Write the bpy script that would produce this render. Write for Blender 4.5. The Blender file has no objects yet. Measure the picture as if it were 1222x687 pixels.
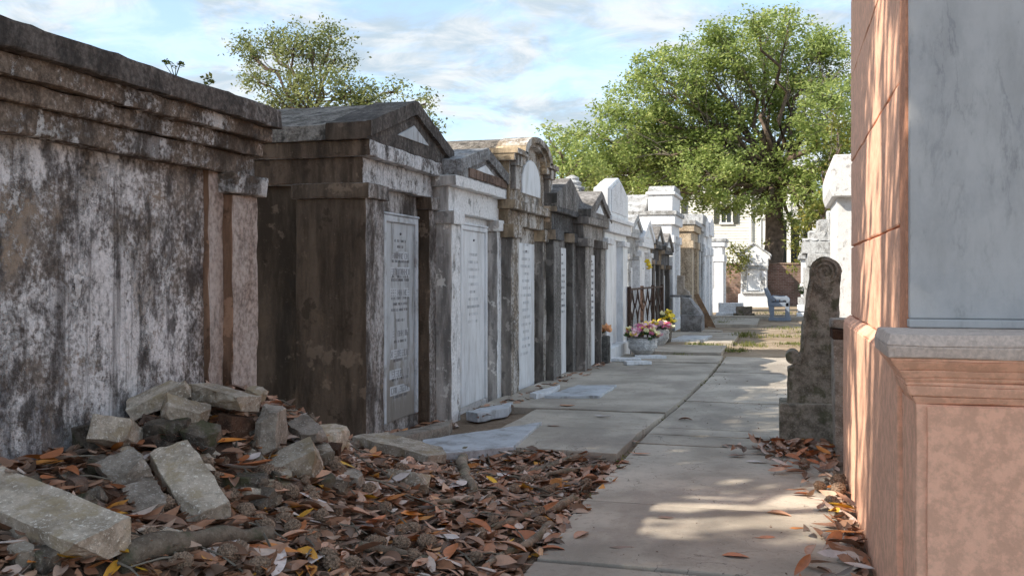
import bpy, bmesh, math, random
import numpy as np
from mathutils import Vector, Matrix, noise as mnoise

# ------------------------------------------------------------------ camera, world, sun, exposure
sc = bpy.context.scene
col = bpy.context.collection
F, H, HY, CX = 1200.0, 1.35, 329.0, 611.0          # photo focal length (px), eye height, horizon row, centre column
TH = math.atan(324 / 1200.0)
S_, C_ = math.sin(TH), math.cos(TH)
cam_d = bpy.data.cameras.new('camera')
cam = bpy.data.objects.new('camera', cam_d)
col.objects.link(cam)
cam.location = (0, 0, H)
cam.rotation_euler = (math.pi / 2, 0, TH)
cam_d.sensor_width = 36
cam_d.lens = 36 * F / 1222
cam_d.shift_y = -(343.5 - HY) / 1222
cam_d.clip_start = 0.05
cam_d.clip_end = 2000
cam_d.dof.use_dof = True
cam_d.dof.focus_distance = 8.5
cam_d.dof.aperture_fstop = 18.0
sc.camera = cam

SUN = Vector((-1.0, -0.85, 1.05)).normalized()
SUN_EL = math.asin(SUN.z)
SUN_ROT = math.atan2(SUN.x, SUN.y) % (2 * math.pi)
world = bpy.data.worlds.new('World')
sc.world = world
world.use_nodes = True
wn = world.node_tree
wn.nodes.clear()
w_out = wn.nodes.new('ShaderNodeOutputWorld')
w_bg = wn.nodes.new('ShaderNodeBackground')
w_sky = wn.nodes.new('ShaderNodeTexSky')
w_sky.sky_type = 'NISHITA'
w_sky.sun_disc = False
w_sky.sun_elevation = SUN_EL
w_sky.sun_rotation = SUN_ROT
w_sky.altitude = 0
w_sky.air_density = 1.0
w_sky.dust_density = 0.3
w_sky.ozone_density = 2.5
w_bg.inputs['Strength'].default_value = 0.104
# thin high cloud spread evenly over the whole sky dome
tc = wn.nodes.new('ShaderNodeTexCoord')
sep = wn.nodes.new('ShaderNodeSeparateXYZ')
wn.links.new(tc.outputs['Generated'], sep.inputs[0])
zz = wn.nodes.new('ShaderNodeMath'); zz.operation = 'MAXIMUM'; zz.inputs[1].default_value = 0.0
wn.links.new(sep.outputs['Z'], zz.inputs[0])
za = wn.nodes.new('ShaderNodeMath'); za.operation = 'ADD'; za.inputs[1].default_value = 0.16
wn.links.new(zz.outputs[0], za.inputs[0])
dx = wn.nodes.new('ShaderNodeMath'); dx.operation = 'DIVIDE'
dy = wn.nodes.new('ShaderNodeMath'); dy.operation = 'DIVIDE'
wn.links.new(sep.outputs['X'], dx.inputs[0]); wn.links.new(za.outputs[0], dx.inputs[1])
wn.links.new(sep.outputs['Y'], dy.inputs[0]); wn.links.new(za.outputs[0], dy.inputs[1])
cmb = wn.nodes.new('ShaderNodeCombineXYZ')
wn.links.new(dx.outputs[0], cmb.inputs[0]); wn.links.new(dy.outputs[0], cmb.inputs[1])
cn = wn.nodes.new('ShaderNodeTexNoise')
cn.inputs['Scale'].default_value = 2.6; cn.inputs['Detail'].default_value = 11; cn.inputs['Roughness'].default_value = 0.6
cn.inputs['Distortion'].default_value = 0.35
wn.links.new(cmb.outputs[0], cn.inputs['Vector'])
cr = wn.nodes.new('ShaderNodeMapRange')
cr.inputs['From Min'].default_value = 0.42; cr.inputs['From Max'].default_value = 0.58
cr.inputs['To Min'].default_value = 0.45; cr.inputs['To Max'].default_value = 1.0
cr.interpolation_type = 'SMOOTHSTEP'
wn.links.new(cn.outputs['Fac'], cr.inputs['Value'])
cm = wn.nodes.new('ShaderNodeMix'); cm.data_type = 'RGBA'
cn2 = wn.nodes.new('ShaderNodeTexNoise')
cn2.inputs['Scale'].default_value = 4.2; cn2.inputs['Detail'].default_value = 10; cn2.inputs['Roughness'].default_value = 0.62; cn2.inputs['Distortion'].default_value = 0.6
wn.links.new(cmb.outputs[0], cn2.inputs['Vector'])
cr2 = wn.nodes.new('ShaderNodeMapRange'); cr2.interpolation_type = 'SMOOTHSTEP'
cr2.inputs['From Min'].default_value = 0.38; cr2.inputs['From Max'].default_value = 0.64
wn.links.new(cn2.outputs['Fac'], cr2.inputs['Value'])
ctone = wn.nodes.new('ShaderNodeMix'); ctone.data_type = 'RGBA'
ctone.inputs['A'].default_value = (1.75, 2.15, 2.50, 1); ctone.inputs['B'].default_value = (2.85, 2.98, 3.08, 1)
wn.links.new(cr2.outputs[0], ctone.inputs['Factor']); wn.links.new(ctone.outputs['Result'], cm.inputs['B'])
wn.links.new(cr.outputs[0], cm.inputs['Factor'])
wn.links.new(w_sky.outputs[0], cm.inputs['A'])
wn.links.new(cm.outputs['Result'], w_bg.inputs['Color'])
wn.links.new(w_bg.outputs[0], w_out.inputs[0])

sun_d = bpy.data.lights.new('sun', 'SUN')
sun_d.energy = 2.5
sun_d.angle = math.radians(0.53)
sun_d.color = (1.0, 0.91, 0.77)
sun = bpy.data.objects.new('sun', sun_d)
col.objects.link(sun)
sun.rotation_euler = (-SUN).to_track_quat('-Z', 'Y').to_euler()
sun.location = SUN * 60

sc.view_settings.view_transform = 'Standard'
sc.view_settings.look = 'None'
sc.view_settings.exposure = 1.68
sc.view_settings.gamma = 1
sc.view_settings.use_curve_mapping = False
sc.render.engine = 'CYCLES'
sc.cycles.use_denoising = True
sc.cycles.max_bounces = 6
sc.cycles.transparent_max_bounces = 6
sc.cycles.use_adaptive_sampling = True
sc.cycles.adaptive_threshold = 0.02

R = random.Random(7)
rad = math.radians

# ------------------------------------------------------------------ photo pixel -> place
def ray(px, py):
    u, v = (px - CX) / F, (HY - py) / F
    return Vector((-S_ + u * C_, C_ + u * S_, v))
def on_ground(px, py, z=0.0):
    d = ray(px, py); t = (z - H) / d.z
    return Vector((0, 0, H)) + d * t
def yx(px, X):                     # Y where the column px meets the plane X
    d = ray(px, 0); return d.y * X / d.x
def zx(px, py, X):                 # height of the pixel on the plane X
    d = ray(px, py); return H + d.z * X / d.x
def at_y(px, py, Y):
    d = ray(px, py); t = Y / d.y
    return Vector((d.x * t, Y, H + d.z * t))

def sstep(a, b, x):
    t = min(1, max(0, (x - a) / (b - a))); return t * t * (3 - 2 * t)
def gh(x, y):                      # height of the earth: leaf bank against the first tomb, level elsewhere
    bank = sstep(-1.15, -3.15, x) * (1 - sstep(4.5, 7.0, y)) * 0.52
    toe = 0.12 * sstep(-2.35, -3.0, x) * (1 - sstep(6.8, 8.4, y))
    mound = 0.27 * math.exp(-((x + 2.95) / 0.55) ** 2 - ((y - 5.05) / 0.7) ** 2)
    h = max(bank, toe) + mound
    if -3.4 < x < -1.0 and y < 9:
        n = mnoise.noise(Vector((x * 2.1, y * 2.1, 3.3))) * 0.05 + mnoise.noise(Vector((x * 6, y * 6, 1.3))) * 0.018
        h += n * sstep(-1.05, -1.5, x) * (1 - sstep(7.6, 8.6, y))
    return h - 0.02 - (0.06 * sstep(-1.10, -1.02, x) * (1 - sstep(0.33, 0.36, x)) if y < 10.2 else 0)
def on_earth(px, py, lift=0.0):
    d = ray(px, py); t = 2.5
    while t < 60:
        p = Vector((0, 0, H)) + d * t
        if p.z <= gh(p.x, p.y) + lift: return p
        t += 0.01
    return on_ground(px, py)

# ------------------------------------------------------------------ materials
MATS = {}
def rgba(c): return (c[0], c[1], c[2], 1)
class NT:
    def __init__(s, name, rough=0.9, spec=0.3):
        m = bpy.data.materials.new(name); m.use_nodes = True
        s.m, s.t = m, m.node_tree
        s.b = s.t.nodes['Principled BSDF']
        s.b.inputs['Roughness'].default_value = rough
        s.b.inputs['Specular IOR Level'].default_value = spec
        g = s.t.nodes.new('ShaderNodeNewGeometry')
        s.pos, s.nor = g.outputs['Position'], g.outputs['Normal']
        MATS[name] = m
    def n(s, typ, **kw):
        nd = s.t.nodes.new(typ)
        for k, v in kw.items():
            if hasattr(nd, k): setattr(nd, k, v)
        return nd
    def put(s, sock, v):
        if hasattr(v, 'is_output'): s.t.links.new(v, sock)
        else: sock.default_value = v
    def math(s, op, a, b=0.0, clamp=False):
        nd = s.n('ShaderNodeMath', operation=op, use_clamp=clamp)
        s.put(nd.inputs[0], a); s.put(nd.inputs[1], b); return nd.outputs[0]
    def noise(s, scale, detail=6, rough=0.6, vec=None, dist=0.0, sc3=None, off=(0, 0, 0)):
        v = vec or s.pos
        if sc3 or any(off):
            mp = s.n('ShaderNodeMapping'); s.put(mp.inputs['Vector'], v)
            mp.inputs['Scale'].default_value = sc3 or (1, 1, 1); mp.inputs['Location'].default_value = off
            v = mp.outputs[0]
        nd = s.n('ShaderNodeTexNoise'); s.put(nd.inputs['Vector'], v)
        nd.inputs['Scale'].default_value = scale; nd.inputs['Detail'].default_value = detail
        nd.inputs['Roughness'].default_value = rough; nd.inputs['Distortion'].default_value = dist
        return nd.outputs['Fac']
    def rng(s, v, a, b, c=0.0, d=1.0, smooth=True):
        nd = s.n('ShaderNodeMapRange'); nd.interpolation_type = 'SMOOTHSTEP' if smooth else 'LINEAR'
        s.put(nd.inputs['Value'], v)
        for k, q in (('From Min', a), ('From Max', b), ('To Min', c), ('To Max', d)): nd.inputs[k].default_value = q
        return nd.outputs[0]
    def mix(s, f, a, b, blend='MIX'):
        nd = s.n('ShaderNodeMix', data_type='RGBA', blend_type=blend)
        s.put(nd.inputs['Factor'], f)
        s.put(nd.inputs['A'], a if hasattr(a, 'is_output') else rgba(a))
        s.put(nd.inputs['B'], b if hasattr(b, 'is_output') else rgba(b))
        return nd.outputs['Result']
    def ramp(s, f, stops):
        nd = s.n('ShaderNodeValToRGB'); e = nd.color_ramp.elements
        while len(e) < len(stops): e.new(0.5)
        for k, (p, c) in enumerate(stops): e[k].position = p; e[k].color = rgba(c)
        s.put(nd.inputs[0], f); return nd.outputs[0]
    def bump(s, h, strength=0.4, dist=0.01):
        nd = s.n('ShaderNodeBump'); nd.inputs['Strength'].default_value = strength; nd.inputs['Distance'].default_value = dist
        s.put(nd.inputs['Height'], h); s.t.links.new(nd.outputs[0], s.b.inputs['Normal'])
    def color(s, c): s.put(s.b.inputs['Base Color'], c if hasattr(c, 'is_output') else rgba(c)); return s.m

def weather(name, paint, under, dirt=(0.03, 0.028, 0.026), cover=0.5, soft=0.05, streak=0.45, scale=2.2, dirt_amt=0.6,
            dirt_cover=0.4, bump=0.5, rough=0.92, side=None, fine=1.0, seed=0.0, warm=None, zone=0.15, flakes=(), drips=0.0):
    k = NT(name, rough, 0.15)
    o = (seed * 3.1, seed * 1.7, seed * 2.3)
    n1 = k.noise(scale, 11, 0.72, off=o)
    n2 = k.noise(scale, 9, 0.68, sc3=(2.6, 2.6, 0.42), off=o)
    n3 = k.noise(scale * 13, 6, 0.7)
    n5 = k.noise(scale * 55, 3, 0.6)
    m = k.math('ADD', k.math('MULTIPLY', n1, 1 - streak), k.math('MULTIPLY', n2, streak))
    m = k.math('ADD', m, k.math('MULTIPLY', k.math('SUBTRACT', n3, 0.5), 0.34 * fine))
    m = k.math('ADD', m, k.math('MULTIPLY', k.math('SUBTRACT', n5, 0.5), 0.16 * fine))
    m = k.math('ADD', m, k.math('MULTIPLY', k.math('SUBTRACT', k.noise(scale * 0.35, 4, 0.5, off=(seed, 6, 1)), 0.5), zone))
    th = 0.5 + (0.5 - cover) * 0.42
    mask = k.rng(m, th - soft, th + soft)
    und = k.mix(k.rng(n3, 0.35, 0.68), [c * 0.6 for c in under], [min(1, c * 1.45) for c in under])
    if warm: und = k.mix(k.rng(k.noise(scale * 0.8, 6, 0.6, off=(9, 4, 2)), 0.5, 0.62), und, warm)
    pnt = k.mix(k.rng(n3, 0.38, 0.62), [c * 0.84 for c in paint], [min(1, c * 1.08) for c in paint])
    c = k.mix(mask, und, pnt)
    d1 = k.noise(scale * 1.6, 10, 0.74, sc3=(1.5, 1.5, 1.25 - 1.3 * streak), off=(5 + seed, 2, 7))
    d1 = k.math('ADD', d1, k.math('MULTIPLY', k.math('SUBTRACT', n5, 0.5), 0.16))
    td = 0.5 + (0.5 - dirt_cover) * 0.42
    dm = k.math('MULTIPLY', k.rng(d1, td - 0.06, td + 0.10), dirt_amt)
    c = k.mix(dm, c, dirt)
    if drips:
        dn = k.noise(scale, 7, 0.6, sc3=(5.5, 5.5, 0.22), off=(1, 5, 8))
        c = k.mix(k.math('MULTIPLY', k.rng(k.math('ADD', dn, k.math('MULTIPLY', k.math('SUBTRACT', n3, 0.5), 0.2)), 0.55, 0.66), drips), c, dirt)
    fsum = None
    for fi, (fc, thr, fs_, fa) in enumerate(flakes):
        fn = k.noise(fs_, 5, 0.55, sc3=(1.25, 1.25, 0.75), off=(fi * 4.3 + seed, 2 + fi, 9 - fi), dist=0.3)
        fn = k.math('ADD', fn, k.math('ADD', k.math('MULTIPLY', k.math('SUBTRACT', n3, 0.5), 0.22), k.math('MULTIPLY', k.math('SUBTRACT', n5, 0.5), 0.10)))
        fm_ = k.rng(fn, thr - 0.008, thr + 0.010, 0, 1.3 if fc[0] > 0.5 else -1.3); fsum = fm_ if fsum is None else k.math('ADD', fsum, fm_)
        c = k.mix(k.math('MULTIPLY', k.rng(fn, thr - 0.015, thr + 0.02), k.rng(n5, 0.25, 0.5, fa * 0.65, fa)), c, k.mix(k.rng(n3, 0.35, 0.65), [q * 0.8 for q in fc], fc))
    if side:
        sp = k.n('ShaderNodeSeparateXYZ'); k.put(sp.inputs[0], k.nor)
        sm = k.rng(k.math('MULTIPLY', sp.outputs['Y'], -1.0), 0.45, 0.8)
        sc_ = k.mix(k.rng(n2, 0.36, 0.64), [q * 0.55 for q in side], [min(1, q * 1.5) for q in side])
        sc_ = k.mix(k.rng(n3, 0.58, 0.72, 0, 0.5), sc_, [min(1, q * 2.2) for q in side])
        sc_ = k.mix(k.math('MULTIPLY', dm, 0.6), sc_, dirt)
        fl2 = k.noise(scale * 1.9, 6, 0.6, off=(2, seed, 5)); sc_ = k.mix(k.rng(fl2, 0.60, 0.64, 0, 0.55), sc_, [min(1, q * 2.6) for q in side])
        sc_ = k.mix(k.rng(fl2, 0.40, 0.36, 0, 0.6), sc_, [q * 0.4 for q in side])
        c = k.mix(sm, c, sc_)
    k.color(c)
    h = k.math('ADD', k.math('MULTIPLY', mask, 0.35), k.math('ADD', k.math('MULTIPLY', n3, 0.9), k.math('MULTIPLY', n5, 0.35)))
    if fsum is not None: h = k.math('ADD', h, fsum)
    k.bump(h, bump, 0.012)
    return k.m

def stone(name, c, dark, light, scale=5, bump=0.6, rough=0.9, moss=None, rnd=0.25, spots=0.5):
    k = NT(name, rough, 0.2)
    oi = k.n('ShaderNodeObjectInfo')
    n1 = k.noise(scale, 9, 0.68); n3 = k.noise(scale * 9, 6, 0.7); n5 = k.noise(scale * 40, 3, 0.6)
    q = k.mix(k.rng(n1, 0.34, 0.62), dark, c)
    q = k.mix(k.rng(n3, 0.55, 0.63, 0, spots), q, light)
    q = k.mix(k.rng(k.noise(scale * 3.2, 8, 0.75, off=(1, 7, 3)), 0.52, 0.62, 0, 0.45), q, [v * 0.8 for v in dark])
    q = k.mix(k.rng(n5, 0.3, 0.5, 0.22, 0), q, [v * 0.6 for v in dark])
    if moss: q = k.mix(k.rng(k.noise(scale * 0.9, 7, 0.65, off=(3, 8, 1)), 0.50, 0.62, 0, 0.75), q, moss)
    v = k.rng(oi.outputs['Random'], 0, 1, 1 - rnd, 1 + rnd, smooth=False)
    hs = k.n('ShaderNodeHueSaturation'); k.put(hs.inputs['Color'], q); k.put(hs.inputs['Value'], v)
    k.color(hs.outputs[0])
    k.bump(k.math('ADD', k.math('MULTIPLY', n3, 1.0), k.math('MULTIPLY', n5, 0.4)), bump, 0.012)
    return k.m

def marble(name, base, vein, scale=2.2, rough=0.35, stain=None, stain_amt=0.5, streaks=True, damp=None):
    k = NT(name, rough, 0.4)
    rt = k.n('ShaderNodeMapping'); k.put(rt.inputs['Vector'], k.pos); rt.inputs['Rotation'].default_value = (0.5, 0.62, 0.4); rt.inputs['Scale'].default_value = (2.4, 2.4, 0.8)
    d = k.noise(scale * 0.9, 10, 0.66, vec=rt.outputs[0], dist=0.25)
    v1 = k.math('ABSOLUTE', k.math('SUBTRACT', d, 0.5)); m1 = k.rng(v1, 0.0, 0.03, 1, 0)
    n2 = k.noise(scale * 0.8, 10, 0.7, vec=rt.outputs[0], off=(3, 1, 5)); n3 = k.noise(scale * 14, 6, 0.7, vec=rt.outputs[0])
    c = k.mix(k.rng(n2, 0.40, 0.70, 0, 0.8), base, [q * 0.70 for q in base])
    c = k.mix(k.math('MULTIPLY', m1, k.rng(n2, 0.44, 0.66, 0.0, 0.55)), c, vein)
    c = k.mix(k.rng(n3, 0.62, 0.75, 0, 0.35), c, vein)
    if stain:
        ns = k.noise(scale * 1.7, 9, 0.72, sc3=(2.2, 2.2, 0.35) if streaks else (1, 1, 1), off=(4, 4, 4))
        c = k.mix(k.rng(ns, 0.48, 0.66, 0, stain_amt), c, stain)
    if damp:
        sp_ = k.n('ShaderNodeSeparateXYZ'); k.put(sp_.inputs[0], k.pos)
        e_ = k.math('ADD', sp_.outputs['Z'], k.math('MULTIPLY', k.math('SUBTRACT', k.noise(5, 8, 0.7, sc3=(1, 1, 0.4)), 0.5), 1.6))
        c = k.mix(k.rng(e_, 0.30, 0.75, 0.85, 0.0), c, damp)
    k.color(c); k.bump(n3, 0.12, 0.004)
    return k.m

def plain(name, c, rough=0.7, var=0.25, scale=20, bump=0.2, metal=0.0, translucent=0.0):
    k = NT(name, rough, 0.3)
    n1 = k.noise(scale, 6, 0.65)
    q = k.mix(k.rng(n1, 0.3, 0.7), [v * (1 - var) for v in c], [min(1, v * (1 + var)) for v in c])
    k.color(q); k.b.inputs['Metallic'].default_value = metal
    if bump: k.bump(n1, bump, 0.006)
    return k.m

def leafmat(name, stops, rough=0.5, trans=0.35, attr=True):
    k = NT(name, rough, 0.35)
    if attr:
        a = k.n('ShaderNodeAttribute'); a.attribute_name = 'rnd'; f = a.outputs['Fac']
    else:
        f = k.n('ShaderNodeObjectInfo').outputs['Random']
    c = k.ramp(f, stops)
    n = k.noise(28, 5, 0.65)
    c = k.mix(k.rng(n, 0.35, 0.7, 0, 0.55), c, k.mix(0.5, c, (0.05, 0.03, 0.02)) if not attr or trans < 0.2 else c)
    k.color(c)
    if trans > 0:
        tr = k.n('ShaderNodeBsdfTranslucent'); k.put(tr.inputs['Color'], c)
        ms = k.n('ShaderNodeMixShader'); ms.inputs[0].default_value = trans
        k.t.links.new(k.b.outputs[0], ms.inputs[1]); k.t.links.new(tr.outputs[0], ms.inputs[2])
        k.t.links.new(ms.outputs[0], k.t.nodes['Material Output'].inputs[0])
    return k.m

# plaster and stone of the tombs
weather('plaster_mottled', (0.76, 0.74, 0.74), (0.27, 0.23, 0.20), (0.06, 0.05, 0.046), cover=0.53, soft=0.08, streak=0.22, scale=2.6,
        dirt_amt=0.85, dirt_cover=0.46, bump=0.9, warm=(0.33, 0.26, 0.20), fine=1.5, zone=0.6, drips=0.6,
        flakes=(((0.12, 0.12, 0.135), 0.575, 1.1, 0.5), ((0.28, 0.225, 0.175), 0.64, 2.0, 0.55), ((0.78, 0.76, 0.75), 0.645, 2.4, 0.9), ((0.045, 0.038, 0.033), 0.66, 1.9, 0.75)))
weather('plaster_cornice', (0.60, 0.59, 0.59), (0.22, 0.175, 0.14), (0.06, 0.048, 0.04), fine=1.4, zone=0.4, flakes=(((0.72, 0.71, 0.70), 0.63, 3.0, 0.85), ((0.08, 0.062, 0.05), 0.60, 1.8, 0.7)), cover=0.42, soft=0.05, streak=0.15, scale=3.0,
        dirt_amt=0.75, dirt_cover=0.52, bump=0.8, seed=2)
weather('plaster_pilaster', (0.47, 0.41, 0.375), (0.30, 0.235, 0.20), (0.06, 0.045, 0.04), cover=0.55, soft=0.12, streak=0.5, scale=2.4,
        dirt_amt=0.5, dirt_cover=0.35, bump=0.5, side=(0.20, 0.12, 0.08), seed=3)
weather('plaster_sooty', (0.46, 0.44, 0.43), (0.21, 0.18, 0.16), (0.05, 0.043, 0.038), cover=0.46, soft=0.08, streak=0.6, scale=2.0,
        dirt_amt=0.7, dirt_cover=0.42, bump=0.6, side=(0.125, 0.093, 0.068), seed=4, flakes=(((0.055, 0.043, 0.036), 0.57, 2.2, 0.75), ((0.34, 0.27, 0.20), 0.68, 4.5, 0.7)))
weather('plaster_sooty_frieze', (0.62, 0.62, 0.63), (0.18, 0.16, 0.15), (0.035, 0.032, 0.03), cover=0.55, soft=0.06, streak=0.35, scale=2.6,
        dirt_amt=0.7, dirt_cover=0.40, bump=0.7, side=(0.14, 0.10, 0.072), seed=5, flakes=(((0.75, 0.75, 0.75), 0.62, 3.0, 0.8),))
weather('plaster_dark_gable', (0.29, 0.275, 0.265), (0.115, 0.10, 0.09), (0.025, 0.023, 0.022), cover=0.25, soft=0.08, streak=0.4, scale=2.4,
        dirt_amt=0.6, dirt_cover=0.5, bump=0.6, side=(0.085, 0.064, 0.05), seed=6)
weather('roof_slab', (0.33, 0.30, 0.27), (0.17, 0.15, 0.13), (0.035, 0.032, 0.03), cover=0.5, soft=0.1, streak=0.0, scale=3.2, dirt_amt=0.8,
        dirt_cover=0.45, bump=0.9, seed=7)
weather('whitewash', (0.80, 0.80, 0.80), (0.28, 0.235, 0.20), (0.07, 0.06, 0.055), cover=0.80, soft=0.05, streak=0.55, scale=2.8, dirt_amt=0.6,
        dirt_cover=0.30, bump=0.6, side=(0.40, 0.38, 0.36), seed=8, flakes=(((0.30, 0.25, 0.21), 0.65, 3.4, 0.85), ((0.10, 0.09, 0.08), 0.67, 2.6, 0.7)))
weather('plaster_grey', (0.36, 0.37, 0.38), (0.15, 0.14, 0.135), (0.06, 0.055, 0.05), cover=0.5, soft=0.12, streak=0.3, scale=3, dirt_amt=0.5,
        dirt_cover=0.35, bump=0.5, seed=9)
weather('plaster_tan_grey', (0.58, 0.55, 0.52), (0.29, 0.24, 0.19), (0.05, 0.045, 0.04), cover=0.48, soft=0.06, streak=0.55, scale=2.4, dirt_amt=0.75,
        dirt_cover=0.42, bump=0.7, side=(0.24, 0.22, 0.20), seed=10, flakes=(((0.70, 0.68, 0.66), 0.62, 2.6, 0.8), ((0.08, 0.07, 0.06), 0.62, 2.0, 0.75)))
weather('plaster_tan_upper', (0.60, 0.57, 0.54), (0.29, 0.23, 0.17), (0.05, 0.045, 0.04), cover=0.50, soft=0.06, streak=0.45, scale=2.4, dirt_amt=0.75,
        dirt_cover=0.42, bump=0.7, side=(0.36, 0.28, 0.19), seed=30)  # side colour holds the warm tan of sunlight on the upper parts
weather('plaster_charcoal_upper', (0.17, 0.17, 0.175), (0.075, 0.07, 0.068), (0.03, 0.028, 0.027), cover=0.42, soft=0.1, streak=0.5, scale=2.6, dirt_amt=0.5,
        dirt_cover=0.4, bump=0.5, side=(0.34, 0.27, 0.20), seed=31)  # sunlit tan painted into the side faces of frieze, capitals and cornice
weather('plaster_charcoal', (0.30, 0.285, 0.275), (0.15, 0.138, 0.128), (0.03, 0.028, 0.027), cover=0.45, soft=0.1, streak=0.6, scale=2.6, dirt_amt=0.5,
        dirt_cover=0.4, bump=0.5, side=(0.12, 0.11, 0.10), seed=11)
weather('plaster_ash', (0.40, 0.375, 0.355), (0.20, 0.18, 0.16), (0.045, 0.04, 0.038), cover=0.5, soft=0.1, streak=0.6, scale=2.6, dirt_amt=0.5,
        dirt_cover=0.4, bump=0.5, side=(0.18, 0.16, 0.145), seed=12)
weather('white_far', (0.74, 0.75, 0.77), (0.35, 0.33, 0.31), (0.14, 0.13, 0.12), cover=0.82, soft=0.1, streak=0.5, scale=2.4, dirt_amt=0.5,
        dirt_cover=0.28, bump=0.4, seed=13)
weather('tan_far', (0.54, 0.45, 0.34), (0.36, 0.28, 0.20), (0.10, 0.075, 0.055), cover=0.55, soft=0.1, streak=0.35, scale=2.2, dirt_amt=0.5,
        dirt_cover=0.35, bump=0.5, seed=14)
weather('roughcast_white', (0.74, 0.73, 0.72), (0.45, 0.42, 0.40), (0.25, 0.23, 0.22), cover=0.78, soft=0.06, streak=0.1, scale=9, dirt_amt=0.35,
        dirt_cover=0.3, bump=1.0, seed=15)
weather('stone_grey_far', (0.48, 0.49, 0.50), (0.25, 0.24, 0.23), (0.10, 0.095, 0.09), cover=0.6, soft=0.1, streak=0.3, scale=3, dirt_amt=0.6,
        dirt_cover=0.4, bump=0.6, seed=16)
weather('pink_stucco', (0.86, 0.50, 0.35), (0.81, 0.45, 0.305), (0.60, 0.34, 0.235), cover=1.15, soft=0.2, streak=0.3, scale=1.6, dirt_amt=0.22,
        dirt_cover=0.25, bump=0.25, fine=0.6, seed=17)
weather('pink_stucco_red', (0.66, 0.32, 0.20), (0.60, 0.28, 0.17), (0.42, 0.22, 0.14), cover=1.1, soft=0.2, streak=0.5, scale=3, dirt_amt=0.35,
        dirt_cover=0.35, bump=0.35, fine=0.6, seed=18)
weather('ledge_stone', (0.64, 0.53, 0.46), (0.64, 0.45, 0.34), (0.30, 0.23, 0.19), cover=1.1, soft=0.2, streak=0.0, scale=5, dirt_amt=0.35,
        dirt_cover=0.3, bump=0.5, seed=19)
marble('marble_pale', (0.47, 0.47, 0.47), (0.16, 0.165, 0.175), 2.3, 0.32, stain=(0.32, 0.33, 0.35), stain_amt=0.35, streaks=False)
marble('marble_tablet', (0.43, 0.45, 0.475), (0.28, 0.29, 0.30), 2.6, 0.55, stain=(0.13, 0.12, 0.11), stain_amt=0.9, damp=(0.17, 0.145, 0.12))
marble('marble_tablet_clean', (0.72, 0.74, 0.77), (0.45, 0.46, 0.48), 2.6, 0.5, stain=(0.30, 0.28, 0.26), stain_amt=0.4)
marble('marble_white', (0.74, 0.76, 0.79), (0.45, 0.48, 0.52), 2.2, 0.45, stain=(0.30, 0.29, 0.28), stain_amt=0.35)
marble('marble_slab', (0.50, 0.53, 0.57), (0.24, 0.26, 0.29), 3.0, 0.5, stain=(0.16, 0.15, 0.14), stain_amt=0.7, streaks=False)
stone('rubble_pale', (0.58, 0.50, 0.41), (0.29, 0.24, 0.185), (0.80, 0.75, 0.67), 7, 0.9, moss=(0.38, 0.30, 0.19), spots=0.9)
stone('rubble_dark', (0.24, 0.195, 0.155), (0.07, 0.06, 0.05), (0.36, 0.34, 0.30), 8, 1.0, moss=(0.08, 0.085, 0.04), spots=0.7)
stone('rubble_grey', (0.45, 0.39, 0.33), (0.23, 0.195, 0.16), (0.62, 0.585, 0.54), 8, 0.8, spots=0.7)
stone('rubble_core', (0.30, 0.235, 0.175), (0.12, 0.09, 0.07), (0.52, 0.46, 0.38), 10, 1.2, spots=0.8)
stone('brick_old', (0.12, 0.065, 0.042), (0.05, 0.03, 0.022), (0.26, 0.19, 0.14), 12, 0.8)
stone('brick_brown', (0.22, 0.15, 0.115), (0.11, 0.075, 0.06), (0.38, 0.32, 0.27), 12, 0.6)
stone('scroll_stone', (0.46, 0.40, 0.33), (0.16, 0.14, 0.11), (0.62, 0.57, 0.49), 9, 1.0, moss=(0.10, 0.105, 0.055), rnd=0.0)
stone('root_bark', (0.32, 0.26, 0.20), (0.16, 0.125, 0.095), (0.46, 0.40, 0.33), 10, 0.7, moss=(0.13, 0.13, 0.08))
stone('dark_vase', (0.15, 0.145, 0.135), (0.06, 0.057, 0.053), (0.38, 0.37, 0.35), 14, 0.5)
stone('urn_white', (0.66, 0.66, 0.66), (0.34, 0.34, 0.34), (0.75, 0.75, 0.75), 10, 0.5, rnd=0.05)
stone('block_grey', (0.38, 0.38, 0.39), (0.16, 0.155, 0.15), (0.6, 0.6, 0.6), 5, 0.6)
plain('engraving', (0.20, 0.20, 0.21), 0.8, 0.3, 60, 0)
plain('engraving_faint', (0.53, 0.54, 0.56), 0.8, 0.2, 60, 0)
plain('iron_rust', (0.05, 0.028, 0.02), 0.7, 0.4, 30, 0.3)
plain('bench_blue', (0.20, 0.235, 0.29), 0.75, 0.12, 12, 0.15)
plain('plank_wood', (0.20, 0.125, 0.075), 0.8, 0.35, 9, 0.4)
plain('bark', (0.115, 0.085, 0.065), 0.95, 0.45, 5, 1.0)
plain('twig_bark', (0.17, 0.15, 0.12), 0.95, 0.3, 5, 0.4)
plain('cone_brown', (0.25, 0.18, 0.13), 0.95, 0.6, 90, 0.8)
plain('flower_pink', (0.88, 0.24, 0.42), 0.6, 0.35, 40, 0)
plain('flower_rose', (0.90, 0.58, 0.64), 0.6, 0.25, 40, 0)
plain('flower_yellow', (0.90, 0.68, 0.08), 0.6, 0.25, 40, 0)
plain('flower_cream', (0.92, 0.82, 0.52), 0.6, 0.2, 40, 0)
plain('flower_apricot', (0.88, 0.50, 0.28), 0.6, 0.2, 40, 0)
plain('flower_white', (0.8, 0.8, 0.78), 0.6, 0.1, 40, 0)
plain('green_leaf', (0.06, 0.11, 0.035), 0.6, 0.35, 40, 0)
plain('clapboard', (0.70, 0.70, 0.66), 0.7, 0.08, 3, 0.1)
plain('house_trim', (0.75, 0.75, 0.73), 0.6, 0.06, 3, 0)
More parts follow.
